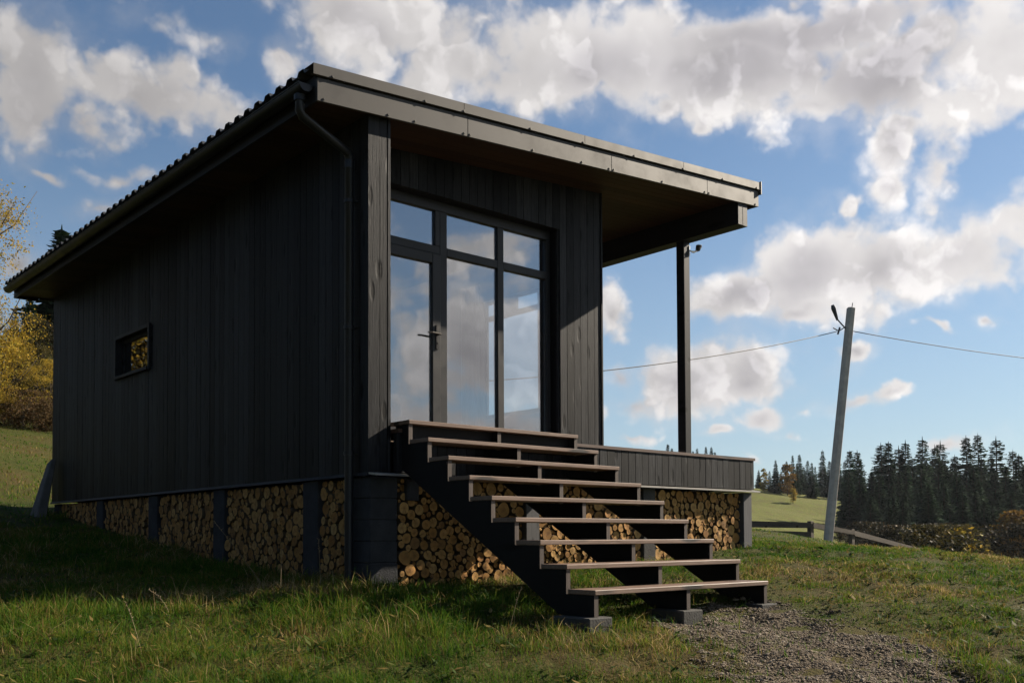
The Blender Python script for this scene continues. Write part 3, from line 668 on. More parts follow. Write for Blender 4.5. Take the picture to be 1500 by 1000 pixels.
# spotlight on the terrace post
sp = empty('spotlight', (5.51, .815, 2.72), 'small black spotlight on a bright bracket at the top of the terrace post', 'lamp'); sp.scale = (.82, .82, .82)
p = MB(); p.box(-.03, -.005, -.012, 0, -.10, .06); p.tube([(-.02, -.012, -.02), (.06, -.03, -.02), (.14, -.03, .01)], .010, 8); p.build('bracket', M['steel'], sp)
p = MB(); p.tube([(-.02, -.05, -.05), (.03, -.055, -.05), (.17, -.05, .02)], .008, 8); p.build('arm', M['black_plastic'], sp)
p = MB(); p.tube([(.135, -.035, .005), (.16, -.035, .03), (.19, -.035, .09), (.185, -.035, .10)], [.02, .04, .05, .045], 12); p.build('lamp_head', M['black_plastic'], sp, bevel=.003)

# ------------------------------------------------------------------ firewood
def log_mesh(seed):
    g = random.Random(seed); n = 16; ph = [g.uniform(0, 6.28) for _ in range(3)]; am = [g.uniform(.0, .05), g.uniform(0, .04), g.uniform(0, .03)]
    rad = [1 + sum(am[k] * math.cos((k + 2) * 2 * math.pi * i / n + ph[k]) for k in range(3)) for i in range(n)]
    mn = sum(rad) / n; rad = [r_ / mn * .985 for r_ in rad]
    ring = lambda s, y: [(s * rad[i] * math.cos(2*math.pi*i/n), y, s * rad[i] * math.sin(2*math.pi*i/n)) for i in range(n)]
    V = ring(.955, .0) + ring(.985, .012) + ring(1., .05) + ring(1., 1.) + [(0, g.uniform(-.02, .02), 0)]
    F = [tuple((4*n, (i+1) % n, i)) for i in range(n)]; mi = [0] * n
    for k in range(3): F += [(k*n+i, k*n+(i+1) % n, (k+1)*n+(i+1) % n, (k+1)*n+i) for i in range(n)]; mi += [1] * n
    return V, F, mi
LM = [log_mesh(50 + i) for i in range(8)]
def set_log_uv(me):
    uv = me.uv_layers.new(name='UVMap'); return uv
LOGME = []
for V, F, mi in LM:
    me = bpy.data.meshes.new('log'); me.from_pydata(V, [], F); me.materials.append(M['log_end']); me.materials.append(M['bark']); me.polygons.foreach_set('material_index', mi)
    uv = set_log_uv(me)
    for lp in me.loops: q = V[lp.vertex_index]; uv.data[lp.index].uv = (q[0], q[2])
    me.update(); LOGME.append(me)
def pack(a0, a1, floor, top, seed):
    g = np.random.default_rng(seed); zmin = min(floor(a0), floor(a1)) - .08; C = []
    def limits(A, Z):
        lim = np.minimum(np.minimum(A - a0, a1 - A), top - Z)
        for a, z, r_ in C: lim = np.minimum(lim, np.hypot(A - a, Z - z) - r_)
        return lim
    area = (a1 - a0) * (top - zmin)
    for target, frac in ((.072, .12), (.060, .28), (.051, .48), (.043, .66), (.035, .9), (.027, 1), (.020, 1), (.015, 1)):
        for rep_ in range(3):
            A = g.uniform(a0, a1, 2600); Z = g.uniform(zmin, top, 2600); lim = limits(A, Z)
            while True:
                ok = lim >= target * .9
                if not ok.any() or sum(3.1416 * c[2] ** 2 for c in C) > area * frac * .86: break
                cand = np.nonzero(ok)[0]; k = cand[np.argmin(lim[cand] + g.uniform(0, .006, len(cand)))] if len(C) else cand[0]
                r_ = min(lim[k], target * g.uniform(.95, 1.15)); C.append((A[k], Z[k], r_ * 1.04)); lim = np.minimum(lim, np.hypot(A - A[k], Z - Z[k]) - r_)
    return np.array(C)
TOPZ = ZB - .045
bays = [('front', .30, 1.80, 'cut log in the firewood stack between block pillar and staircase, left of the stairs'),
        ('front', 2.0, 3.55, 'cut log in the firewood stack seen through the open treads of the staircase'),
        ('front', 3.77, 5.39, 'sunlit cut log in the firewood stack under the terrace, right of the staircase'),
        ('side', .30, .85, 'cut log in the narrow shaded firewood stack behind the downpipe'),
        ('side', 1.15, 2.84, 'cut log in the second shaded firewood stack from the downpipe'),
        ('side', 3.13, 4.70, 'cut log in the third shaded firewood stack from the downpipe'),
        ('side', 5.0, 6.61, 'cut log in the fourth shaded firewood stack from the downpipe'),
        ('side', 6.88, 8.44, 'cut log in the low shaded firewood stack at the far end of the long wall')]
logs = []
for bi, (kind, a0, a1, lab) in enumerate(bays):
    fl_ = (lambda a: h1(a, -.05)) if kind == 'front' else (lambda a: h1(0.05, a))
    for a, z, r_ in pack(a0, a1, fl_, TOPZ, 100 + bi):
        g_ = fl_(a)
        if z + r_ < g_ + .01: continue
        p = np.array([a, .0, z]) if kind == 'front' else np.array([.03, a, z]); dist = np.dot(p - CAM, FW)
        vis = r_ / dist * (1 if kind == 'front' else .85) * min(1, max(.2, (z + r_ - g_) / (2 * r_)))
        logs.append((vis, bi, kind, a, z, r_))
logs.sort(key=lambda q: -q[0])
def log_tf(kind, a, z, r_):
    out = rnd.uniform(-.02, .02); rot = rnd.uniform(0, 6.28); L_ = .33
    if kind == 'front': m4 = Matrix.Translation((a, -.015 + out, z))
    else: m4 = Matrix.Translation((.025 + out, a, z)) @ Matrix.Rotation(-math.pi / 2, 4, 'Z')
    tilt = Matrix.Rotation(rnd.uniform(-.09, .09), 4, 'Z') @ Matrix.Rotation(rnd.uniform(-.07, .07), 4, 'X')
    return m4 @ tilt @ Matrix.Rotation(rot, 4, 'Y') @ Matrix.Diagonal((r_, L_, r_, 1))
restV, restF, restM, restUV = [], [], [], []
for i, (vis, bi, kind, a, z, r_) in enumerate(logs):
    k = rnd.randrange(8); tf = log_tf(kind, a, z, r_)
    if i < 290:
        o = bpy.data.objects.new('firewood_log', LOGME[k]); COL.objects.link(o); o.matrix_world = tf
        tag(o, bays[bi][3], 'log', 'firewood ' + ('stack ' + str(bi + 1)) if False else 'logs of the ' + ['stack left of the stairs', 'stack behind the stairs', 'stack under the terrace', 'stack behind the downpipe', 'second side stack', 'third side stack', 'stack under the small window', 'far side stack'][bi])
    else:
        V, F, mi = LM[k]; o0 = len(restV)
        restV += [tuple(tf @ Vector(q)) for q in V]; restF += [tuple(j + o0 for j in f) for f in F]; restM += mi
        for f in F: restUV += [c for j in f for c in (V[j][0], V[j][2])]
me = bpy.data.meshes.new('stacked_firewood'); me.from_pydata(restV, [], restF); me.materials.append(M['log_end']); me.materials.append(M['bark']); me.polygons.foreach_set('material_index', restM)
uv = me.uv_layers.new(name='UVMap'); uv.data.foreach_set('uv', restUV); me.update()
tag(link('firewood', me), 'smaller cut logs filling the firewood stacks under the cabin', 'firewood', kind='stuff')
print('logs', len(logs))

# slab leaning at the rear corner of the long wall
ls = MB(); ls.hexa([(-.16, -.17, 0), (.0, -.17, 0), (.0, .17, 0), (-.16, .17, 0), (.08, -.12, .92), (.15, -.12, .92), (.15, .10, .86), (.08, .10, .86)])
tag(ls.build('stone_slab', M['slab'], None, bevel=.015, loc=(-.22, 8.55, h1(-.25, 8.55) - .05)), 'old grey slab leaning against the far rear corner of the long wall', 'slab')

# ------------------------------------------------------------------ trees
def spruce_mesh(seed, lev=34, Rw=1.75, Ht=10.0, bare=.06):
    g = np.random.default_rng(seed); T = []
    zz = bare * Ht
    while zz < Ht * .985:
        f = zz / Ht; r = Rw * (1 - f) ** .85 * g.uniform(.72, 1.12) + .06; nb = int(max(4, 10 * (1 - f) + 4)); a0 = g.uniform(0, 6.28)
        for b in range(nb):
            a = a0 + 6.283 * b / nb + g.uniform(-.3, .3); L = r * g.uniform(.6, 1.15); dz = L * g.uniform(-.42, -.12) if f < .8 else L * g.uniform(-.1, .5)
            d = np.array([math.cos(a), math.sin(a), 0]); s_ = np.array([-d[1], d[0], 0]); k = max(2, int(L / .17))
            for j in range(k):
                t = (j + g.uniform(.3, 1.)) / k; p = d * L * t + np.array([0, 0, zz + dz * t ** 1.2 + .05 * L * t]); w = (.30 * L * (1 - t) + .12) * g.uniform(.6, 1.2)
                for sg in (-1, 1):
                    w *= 1.25; tip = p + s_ * sg * w + d * w * g.uniform(.2, .8) + np.array([0, 0, -w * g.uniform(.15, .65)])
                    T.append([p - d * .17 + np.array([0, 0, -.05]), p + d * .2, tip])
            tp = d * L * 1.08 + np.array([0, 0, zz + dz * 1.1]); q = d * L * .75 + np.array([0, 0, zz + dz * .7]); T.append([q + s_ * .1, q - s_ * .1, tp])
        zz += Ht / lev * (1.25 - .65 * f) * g.uniform(.8, 1.2)
    for j in range(10):
        a = g.uniform(0, 6.28); T.append([[.07*math.cos(a), .07*math.sin(a), Ht*.93], [-.07*math.cos(a), -.07*math.sin(a), Ht*.93], [g.uniform(-.03,.03), 0, Ht*g.uniform(.98, 1.02)]])
    T = np.array(T); return npmesh('spruce_crown', T.reshape(-1, 3), np.arange(T.shape[0] * 3).reshape(-1, 3), M['needles'])
def trunk_mesh(hgt, r, mt, name='trunk', limbs=0, seed=0, spread=1.):
    g = random.Random(seed); p = MB()
    pts = [(g.uniform(-.06, .06) * (i > 0) * hgt * .1, g.uniform(-.06, .06) * (i > 0) * hgt * .1, hgt * i / 6 - (.5 if i == 0 else 0)) for i in range(7)]
    p.tube(pts, [r * (1 - .14 * i) for i in range(7)], 8)
    for k in range(limbs):
        i = g.randrange(2, 6); b = Vector(pts[i]); a = g.uniform(0, 6.28); L = hgt * g.uniform(.2, .38) * spread
        p.tube([b, b + Vector((math.cos(a) * L * .5, math.sin(a) * L * .5, L * .45)), b + Vector((math.cos(a) * L * .8, math.sin(a) * L * .8, L))], [r * .4, r * .25, r * .08], 5)
    return p.mesh(name, mt, smooth=True)
def leaf_crown(seed, mt, Ht=10., z0=.25, rw=.28, n=5000, clumps=55, leaf=.16, sig=.4, name='crown', shape='oval'):
    g = np.random.default_rng(seed); f = g.uniform(0, 1, clumps); prof = np.sin(np.pi * np.clip(f * .9 + .07, 0, 1)) ** .7 if shape == 'oval' else np.sqrt(np.clip(1 - f, 0, 1)) * .9 + .1
    a = g.uniform(0, 6.28, clumps); rr = np.sqrt(g.uniform(0.05, 1, clumps)) * prof * rw * Ht
    c = np.stack([rr * np.cos(a), rr * np.sin(a), (z0 + f * (1 - z0)) * Ht], 1); size = g.uniform(.5, 1.35, clumps)
    i = g.integers(0, clumps, n); P = c[i] + g.normal(0, sig, (n, 3)) * size[i][:, None] * np.array([1, 1, .7]); P[:, 2] = np.clip(P[:, 2], .03 * Ht, Ht * 1.02)
    u = g.normal(size=(n, 3)); u /= np.linalg.norm(u, axis=1)[:, None]; v = np.cross(u, g.normal(size=(n, 3))); v /= np.linalg.norm(v, axis=1)[:, None]
    s = leaf * g.uniform(.55, 1.3, (n, 1)); V = np.stack([P - u * s, P + v * s * .55, P + u * s, P - v * s * .55], 1)
    return npmesh(name, V.reshape(-1, 3), np.arange(n * 4).reshape(-1, 4), mt)
SPR = [spruce_mesh(20 + i, lev=(44, 50, 46, 54, 42)[i], Rw=(2.3, 1.9, 2.5, 1.75, 2.1)[i]) for i in range(5)]
STR = trunk_mesh(9.6, .12, M['trunk'])
def tree(name, crown, trunk, x, y, hgt, label, group=None, base=None, wscale=1., rot=None, cat='tree'):
    z = h1(x, y) if base is None else base
    e = empty(name, (x, y, z - .1), label, cat, group); s = hgt / 10.; e.scale = (s * wscale, s * wscale, s); e.rotation_euler[2] = rnd.uniform(0, 6.28) if rot is None else rot
    link('trunk', trunk, e); link('crown', crown, e); return e
def spruce(px, vtop, t, label='dark green spruce in the forest wall across the valley', group='spruces across the valley', ws=None):
    x, y = at(px, t); z = h1(x, y); hgt = max(4., zat(vtop, t) - z)
    return tree('spruce', SPR[rnd.randrange(5)], STR, x, y, hgt, label, group, z, ws or rnd.uniform(.85, 1.2))
for px, v in [(1246,660),(1257,661),(1292,650),(1303,648),(1318,655),(1328,647),(1353,642),(1371,654),(1379,648),(1400,668),(1417,640),(1434,637),(1461,642),(1485,661),(1494,667),(1515,650),(1535,660),(1560,648),(1600,655)]:
    spruce(px, v, rnd.uniform(138, 158), 'tall spruce with its tip against the sky in the forest wall across the valley', 'tall spruces along the skyline of the right forest', rnd.uniform(1.05, 1.5))
for i in range(95): spruce(rnd.uniform(1240, 1640), rnd.uniform(668, 712), rnd.uniform(120, 170), ws=rnd.uniform(1., 1.5))
for i in range(60): spruce(rnd.uniform(1268, 1640), rnd.uniform(700, 748), rnd.uniform(100, 122), ws=rnd.uniform(1.2, 1.8))
for px, v in [(1112,689),(1137,674),(1153,676),(1162,667),(1172,666),(1184,675),(1190,678),(1206,660),(1216,676),(1230,671),(1238,676),(1145,690),(1195,684),(1222,684),(1168,680),(1178,684),(1128,692)]:
    spruce(px, v, rnd.uniform(185, 215), 'distant spruce on the ridge above the sunlit far meadow', 'spruces on the ridge above the meadow')
for px, v in [(979,650),(985,656),(1016,660),(1022,656),(1035,654),(1043,654),(1048,662),(960,668),(1000,668),(1060,668),(1075,672),(940,672)]:
    spruce(px, v, rnd.uniform(175, 205), 'distant spruce whose tip shows above the terrace edge', 'spruces rising behind the terrace')
# deciduous across the valley
YL = [leaf_crown(70 + i, M['yellow_leaf'], rw=.2, n=2600, leaf=.24, z0=.12) for i in range(2)]; OL = leaf_crown(74, M['orange_leaf'], rw=.3, n=3000, leaf=.25, z0=.12)
DL = [leaf_crown(80 + i, M[('dark_leaf', 'dark_leaf', 'olive_leaf')[i]], rw=.42, n=6500, leaf=.17, z0=.03, sig=.6) for i in range(3)]
BT = trunk_mesh(7, .14, M['trunk'], limbs=5, seed=4)
def decid(name, crown, px, vtop, t, label, group=None, ws=1., trunk=None):
    x, y = at(px, t); z = h1(x, y); return tree(name, crown, trunk or BT, x, y, max(1.5, zat(vtop, t) - z), label, group, z, ws)
decid('larch', YL[0], 1120, 687, 184, 'narrow yellow autumn tree at the left end of the far ridge')
decid('birch', OL, 1154, 682, 184, 'broad golden autumn tree in front of the ridge spruces')
decid('bush', YL[1], 1162, 716, 172, 'small yellowish bush alone at the top of the far meadow', ws=1.3)
for i in range(13):
    decid('bush', DL[i % 2], (1238, 1262, 1285, 1315, 1345, 1385, 1425, 1455, 1480, 1505, 1540, 1580, 1270)[i], (775, 766, 768, 772, 780, 770, 775, 780, 772, 770, 774, 770, 784)[i], rnd.uniform(84, 104), 'olive brown bush at the dark foot of the forest across the valley', 'bushes along the foot of the forest', ws=rnd.uniform(.9, 1.5))
for i, px in enumerate((1343, 1360, 1378, 1396, 1410)):
    decid('bush', YL[1] if i % 2 else DL[2], px, 773 + (i % 2) * 4, 72, 'ochre bush in the sunlit thicket below the dark spruces', 'ochre thicket below the spruces', ws=1.25)
decid('bush', OL, 1492, 752, 92, 'rusty orange bush at the right edge below the spruces', ws=1.2)
# trees behind the cabin on the left
Y1 = leaf_crown(90, M['yellow_leaf'], rw=.24, n=15000, clumps=90, leaf=.050, z0=.15, sig=.36); BTR = trunk_mesh(8.6, .11, M['trunk'], limbs=9, seed=9)
x, y = at(-42, 30); tree('birch', Y1, BTR, x, y, zat(250, 30) - h1(x, y), 'yellowing birch at the left edge of the picture beside the cabin roof')
for px, v, t_, lab in ((-4, 440, 31, 'golden leafy tree at the left picture edge below the birch crown'),):
    x, y = at(px, t_); tree('tree', Y1, BTR, x, y, zat(v, t_) - h1(x, y), lab, wscale=1.15)
x, y = at(86, 46); z = h1(x, y); tree('spruce', SPR[2], STR, x, y, zat(322, 46) - z, 'lone dark spruce whose tip rises above the rear eave of the roof', None, z, 1.5)
for px, v, t in ((40, 425, 44), (64, 445, 48), (18, 445, 50), (105, 450, 52), (135, 470, 50), (-20, 420, 52), (-60, 400, 50)):
    spruce(px, v, t, 'dark spruce in the shady wood behind the cabin', 'spruces in the wood behind the cabin')
DK = [leaf_crown(95 + i, M[('dark_leaf', 'olive_leaf', 'yellow_leaf')[i]], rw=.34, n=9000, leaf=.085, z0=.06, sig=.5) for i in range(3)]
for i, (px, v, t) in enumerate(((5, 470, 38), (34, 455, 40), (62, 460, 39), (88, 470, 41), (-30, 470, 39), (52, 500, 36), (18, 510, 35.5), (115, 500, 40), (-60, 480, 38))):
    decid('tree', DK[0 if i % 4 != 1 else 1], px, v, t, 'brownish leafy tree crowding the edge of the wood behind the cabin', 'leafy trees at the edge of the wood', ws=1.1)
decid('tree', DK[2], 72, 520, 35, 'small yellow leaved tree close to the far corner of the cabin', ws=1.1)
RB = leaf_crown(99, M['red_brush'], rw=.75, n=2600, clumps=40, leaf=.28, z0=.02, sig=1.0, shape='dome'); SB = trunk_mesh(6, .12, M['trunk'], limbs=8, seed=2, spread=2.)
for i, px in enumerate((-25, -4, 14, 32, 48, 64, 80, 98, 120)):
    x, y = at(px, 31 + (i % 3) * .9); tree('bush', RB, SB, x, y, 1.05 + .25 * (i % 2), 'low reddish dry bush along the foot of the wood behind the cabin', 'dry bushes along the wood', cat='bush')
# wood on the slope behind, out of the picture to the left, mirrored in the small window
for i in range(30):
    yy = 16 - i * 1.7 + rnd.uniform(-.6, .6); xx_ = -24 - rnd.uniform(0, 7) - .25 * abs(yy - 2) * .3
    tree('tree', DK[(0, 0, 1, 0, 2)[i % 5]], BT, xx_, yy, rnd.uniform(10, 14), 'autumn tree of the wood left of the cabin', 'autumn trees left of the cabin')

for i in range(12):
    tree('tree', DK[(2, 1, 0)[i % 3]], BT, -6 - rnd.uniform(0, 14), 25 + rnd.uniform(0, 14), rnd.uniform(8, 12), 'autumn tree of the wood up the slope left of the cabin', 'autumn trees up the slope')

# ------------------------------------------------------------------ leaning pole, cables, fence
pt = 29.5; bx, by = at(1212.5, pt); bz = h1(bx, by); tx, ty = at(1251.5, pt + .4); tz = zat(451, pt + .4)
pole = empty('utility_pole', (bx, by, bz), 'leaning square concrete utility pole on the grassy rise beside the plank fence', 'pole')
d = Vector((tx - bx, ty - by, tz - bz)); L_ = d.length; zx = d.normalized(); xx = (Vector(RT) - zx * zx.dot(Vector(RT))).normalized(); yx = zx.cross(xx)
def pp(a, b, c): return tuple(xx * a + yx * b + zx * c)
p = MB(); w0, w1, f0, f1 = .118, .108, .095, .085
def sec(w, f, c):
    return [pp(-w, -f*.55, c), pp(-w*.25, -f, c), pp(w, -f*.75, c), pp(w, f, c), pp(-w, f, c)]
a, b = sec(w0, f0*1.2, -.6), sec(w1, f1*1.2, L_)
p.add(a + b, [tuple(range(5)), tuple(range(9, 4, -1))] + [(i, i+5, (i+1) % 5 + 5, (i+1) % 5) for i in range(5)]); p.build('shaft', M['pole'], pole, bevel=.01)
p = MB(); p.tube([pp(.02, 0, L_ - .02), pp(.03, 0, L_ + .16)], .012, 6); p.build('pin', M['screw'], pole)
p = MB(); p.tube([pp(-.12, -.02, L_ - .66), pp(-.30, -.06, L_ - .52), pp(-.42, -.08, L_ - .42)], .022, 6); p.tube([pp(-.40, -.08, L_ - .46), pp(-.56, -.10, L_ - .12), pp(-.60, -.10, L_ - .02)], [.035, .075, .05], 8); p.build('lamp_bracket', M['black_plastic'], pole)
ax_ = Vector((bx, by, bz)) + Vector(pp(-.20, -.05, L_ - .60))
p = MB(); o = -ax_ + Vector((bx, by, bz)); p.tube([pp(-.13, -.03, L_ - .62), pp(-.32, -.05, L_ - .78), pp(-.5, -.05, L_ - .70)], .018, 6); p.tube([pp(-.30, -.05, L_ - .66), pp(-.34, -.05, L_ - .88)], .03, 6); p.build('cable_clamp', M['black_plastic'], pole)
def cable(name, a, b, sag, label, r=.012):
    a, b = Vector(a), Vector(b); pts = [a.lerp(b, i / 40) - Vector((0, 0, sag * 4 * (i / 40) * (1 - i / 40))) for i in range(41)]
    mb = MB(); mb.tube([q - a for q in pts], r, 6); return tag(mb.build(name, M['cable'], None, smooth=True, loc=tuple(a)), label, 'cable')
A = Vector((bx, by, bz)) + Vector(pp(-.38, -.05, L_ - .80))
cable('power_cable', A, (3.66, 8.82, 1.62), .36, 'thin black cable sagging from the leaning pole towards the back of the cabin')
A2 = Vector((bx, by, bz)) + Vector(pp(.13, -.02, L_ - .72))
q = at(1500, 33); q2 = (A2.x + (q[0] - A2.x) * 3.4, A2.y + (q[1] - A2.y) * 3.4)
cable('power_cable', A2, (q2[0], q2[1], A2.z + .55), .5, 'thin black cable running from the leaning pole out of the picture to the right')
fe = empty('plank_fence', (*at(1187, 32), h1(*at(1187, 32))), 'low weathered plank fence crossing the grass behind the leaning pole', 'fence'); f0 = Vector(fe.location)
FP = [(1060, 32.4, 763), (1187, 32, 767), (1247, 33.5, 779), (1345, 37, 806)]
tops = [Vector((*at(px, t), zat(v, t))) for px, t, v in FP]
for i, q in enumerate(tops):
    g_ = min(h1(q.x, q.y), q.z - .35); p = MB(); l = q - f0; p.box(l.x - .09, l.x + .09, l.y - .07, l.y + .07, g_ - f0.z - .4, l.z + .05); p.build('post', M['fence_wood'], fe, bevel=.01)
for i in range(3):
    a, b = tops[i] - f0, tops[i+1] - f0
    for dz in ((0, -.30, -.62) if i < 1 else (0, -.52)):
        s = (b - a).normalized(); nrm = Vector((s.y, -s.x, 0)) * .05; h = .17 if i else .22
        o1 = a + Vector((0, 0, dz)) + nrm * 1.7; o2 = b + Vector((0, 0, dz)) + nrm * 1.7; z = Vector((0, 0, h)); th_ = nrm.normalized() * .035
        p = MB(); p.hexa([tuple(q) for q in (o1 - z, o2 - z*.8, o2 - z*.8 + th_, o1 - z + th_, o1, o2, o2 + th_, o1 + th_)]); p.build('plank', M['fence_wood'], fe)

# ------------------------------------------------------------------ single plants in the foreground grass
def stalk(px, t, hgt, lean, label, head=True, bend=.3):
    x, y = at(px, t); z = h1(x, y); p = MB(); pts = []
    for i in range(8): s = i / 7; pts.append((lean[0] * hgt * s ** (1 + bend), lean[1] * hgt * s ** (1 + bend), hgt * s * (1 - .15 * bend * s) - .02))
    p.tube(pts, [.0024 - .0002 * i for i in range(8)], 5)
    if head:
        e = Vector(pts[-1]); dd = (Vector(pts[-1]) - Vector(pts[-2])).normalized()
        for k in range(10):
            o = e - dd * k * .012; s = Vector((rnd.uniform(-1, 1), rnd.uniform(-1, 1), rnd.uniform(0, .8))) * .016; p.tube([o, o + s], [.003, .001], 4)
    return tag(p.build('grass_stalk', M['straw'], None, loc=(x, y, z)), label, 'plant')
M['straw'] = plain('dry_straw', (.22, .165, .095), .8)
lf = Vector(RT)
stalk(392, 8.2, .62, (-lf.x * .72, -lf.y * .72), 'long dry stalk leaning left in front of the shaded side firewood', bend=.1)
stalk(411, 8.0, .42, (lf.x * .03, lf.y * .03), 'upright dry stalk in front of the shaded side firewood', head=False)
stalk(470, 8.3, .50, (-lf.x * .04, -lf.y * .04), 'upright dry stalk near the downpipe foot')
stalk(250, 7.0, .30, (-lf.x * .5, -lf.y * .5), 'short bent dry stalk low in the left grass', bend=1.2)
stalk(205, 6.4, .30, (-lf.x * .3, -lf.y * .3), 'thin pale dry stalk in the left foreground grass')
stalk(745, 6.9, .34, (lf.x * .25, lf.y * .25), 'dry stalk with a seed head in front of the staircase foot')
stalk(850, 6.3, .28, (-lf.x * .5, -lf.y * .2), 'pale curled stalk before the near concrete block', bend=1.)
def weed(px, t, size, label):
    x, y = at(px, t); p = MB()
    for k in range(8):
        a = rnd.uniform(0, 6.28); L = size * rnd.uniform(.6, 1.1); w = L * .22; up = rnd.uniform(.3, .8); d_ = Vector((math.cos(a), math.sin(a), 0)); s_ = Vector((-d_.y, d_.x, 0)); vs = []
        for j, (f, ww) in enumerate(((0, .2), (.3, .8), (.6, 1), (.85, .6), (1, .05))):
            c_ = d_ * L * f + Vector((0, 0, L * up * f * (1 - .55 * f) + .01)); vs += [c_ - s_ * w * ww + Vector((0, 0, .15 * w)), c_, c_ + s_ * w * ww + Vector((0, 0, .15 * w))]
        p.add([tuple(q) for q in vs], [(3*j, 3*j+1, 3*j+4, 3*j+3) for j in range(4)] + [(3*j+1, 3*j+2, 3*j+5, 3*j+4) for j in range(4)])
    return tag(p.build('weed', M['weed'], None, smooth=True, loc=(x, y, h1(x, y) + .01)), label, 'plant')
weed(40, 7.6, .16, 'broad leaved weed at the left edge of the shadow'); weed(130, 5.4, .09, 'small broad leaved weed low in the left corner grass'); weed(660, 5.8, .10, 'broad leaved weed in the grass below the staircase')
weed(1465, 7.2, .10, 'dark leafy weed at the right edge beside the gravel'); weed(1440, 7.6, .08, 'smaller leafy weed behind the gravel at the right edge'); weed(1205, 12., .15, 'leafy weed on the lawn right of the staircase')

# the thin air between here and the far forest
hz_ = MB(); hz_.box(-1000, 1000, -1000, 1000, -75, 62); m = bpy.data.materials.new('thin_autumn_air'); m.use_nodes = True; t = NT(m); t.n.remove(t.n['Principled BSDF'])
pv = t.new('ShaderNodeVolumePrincipled'); pv.inputs['Color'].default_value = (.85, .92, 1., 1); pv.inputs['Density'].default_value = .00009; pv.inputs['Anisotropy'].default_value = .2
t.l.new(pv.outputs[0], t.n['Material Output'].inputs['Volume'])
tag(hz_.build('haze', m), kind='stuff')

# ------------------------------------------------------------------ light and sky
SUN = Vector((1, -.256, .592)).normalized(); EL = math.asin(SUN.z)
ld = bpy.data.lights.new('sun', 'SUN'); lo_ = bpy.data.objects.new('sun', ld); COL.objects.link(lo_); ld.energy = 5.0; ld.angle = R(.53); ld.color = (1, .88, .72)
lo_.rotation_euler = (-SUN).to_track_quat('-Z', 'Y').to_euler()
wd = bpy.data.worlds.new('World'); scene.world = wd; wd.use_nodes = True; t = NT(wd); t.n.clear()
out = t.new('ShaderNodeOutputWorld'); bg = t.new('ShaderNodeBackground'); t.l.new(bg.outputs[0], out.inputs[0])
sky = t.new('ShaderNodeTexSky', sky_type='NISHITA'); sky.sun_disc = False; sky.sun_elevation = EL; sky.sun_rotation = math.atan2(SUN.x, SUN.y); sky.altitude = 800; sky.air_density = 1.0; sky.dust_density = .8; sky.ozone_density = 2.2
SKYK = .048
skyc = t.vmath('MULTIPLY', t.vmath('SCALE', sky.outputs[0], None, SKYK), (.90, .98, 1.0))
dirv = t.vmath('NORMALIZE', t.new('ShaderNodeTexCoord').outputs['Generated'])
rc = t.vmath('DOT_PRODUCT', dirv, tuple(RT)); fc = t.vmath('DOT_PRODUCT', dirv, tuple(FW)); sx = t.new('ShaderNodeSeparateXYZ'); t.put(sx.inputs[0], dirv)
az = t.math('ARCTAN2', rc, fc); el = t.math('ARCSINE', sx.outputs['Z'])
pc = t.new('ShaderNodeCombineXYZ'); t.put(pc.inputs[0], az); t.put(pc.inputs[1], el); P = pc.outputs[0]       # bearing and elevation of the sky direction
wn = t.new('ShaderNodeTexNoise'); t.put(wn.inputs['Vector'], dirv); wn.inputs['Scale'].default_value = 9; wn.inputs['Detail'].default_value = 3
wn2 = t.new('ShaderNodeTexNoise'); t.put(wn2.inputs['Vector'], dirv); wn2.inputs['Scale'].default_value = 34; wn2.inputs['Detail'].default_value = 3
warp = t.vmath('ADD', t.vmath('SCALE', t.vmath('SUBTRACT', wn.outputs['Color'], (.5, .5, .5)), None, .075), t.vmath('SCALE', t.vmath('SUBTRACT', wn2.outputs['Color'], (.5, .5, .5)), None, .022))
PW = t.vmath('ADD', P, warp)
CL = [  # photo column, row, half width, half height, tilt (deg, + = down to the right), weight
 (35,110,78,88,0,1.),(215,138,130,50,14,.95),(120,170,60,35,0,.7),(325,50,30,22,20,.2),(250,22,50,14,0,.02),(415,72,28,20,30,.55),(55,246,38,10,10,.45),(165,246,62,14,0,.4),(150,290,50,20,-15,.6),(32,382,45,20,-20,.65),
 (545,45,150,48,22,1.),(690,75,170,78,6,1.),(880,70,230,80,0,1.15),(1110,85,220,74,0,1.3),(1330,80,230,74,-4,1.35),(1490,60,160,85,0,1.3),(1200,20,320,50,0,1.3),(1180,150,90,28,0,.7),(640,120,90,40,0,.7),(1700,90,220,90,0,1.),
 (990,150,40,20,-10,.75),(1040,182,26,16,-20,.5),(1322,200,52,56,30,.95),(1392,240,34,66,12,.95),(1318,258,34,40,20,.85),(1345,170,40,30,0,.85),(1240,293,22,11,-15,.55),(1235,347,28,15,0,.6),
 (1090,428,82,40,-8,1.),(1190,405,105,60,-12,1.05),(1300,388,120,58,-8,1.05),(1425,362,120,62,-10,1.05),(1500,318,95,52,-15,1.),(1180,455,70,24,0,.75),(1600,330,150,90,-5,1.),
 (900,446,32,40,0,.9),(985,545,115,62,0,1.05),(1090,560,88,48,0,1.),(925,590,72,42,0,.95),(905,545,40,46,0,1.),(1128,612,64,17,-4,.72),(1175,628,30,16,10,.6),(1042,637,34,10,0,.7),(1190,598,30,14,0,.5),
 (1247,603,46,12,0,.65),(1305,594,24,10,0,.65),(1400,650,46,14,-10,.55),(1256,520,18,12,0,.6),(1480,474,24,13,0,.65),(1400,491,34,6,0,.4),(930,648,34,10,0,.6),(1110,680,18,12,0,.6),(1200,645,30,8,0,.3)]
acc = None; core = None
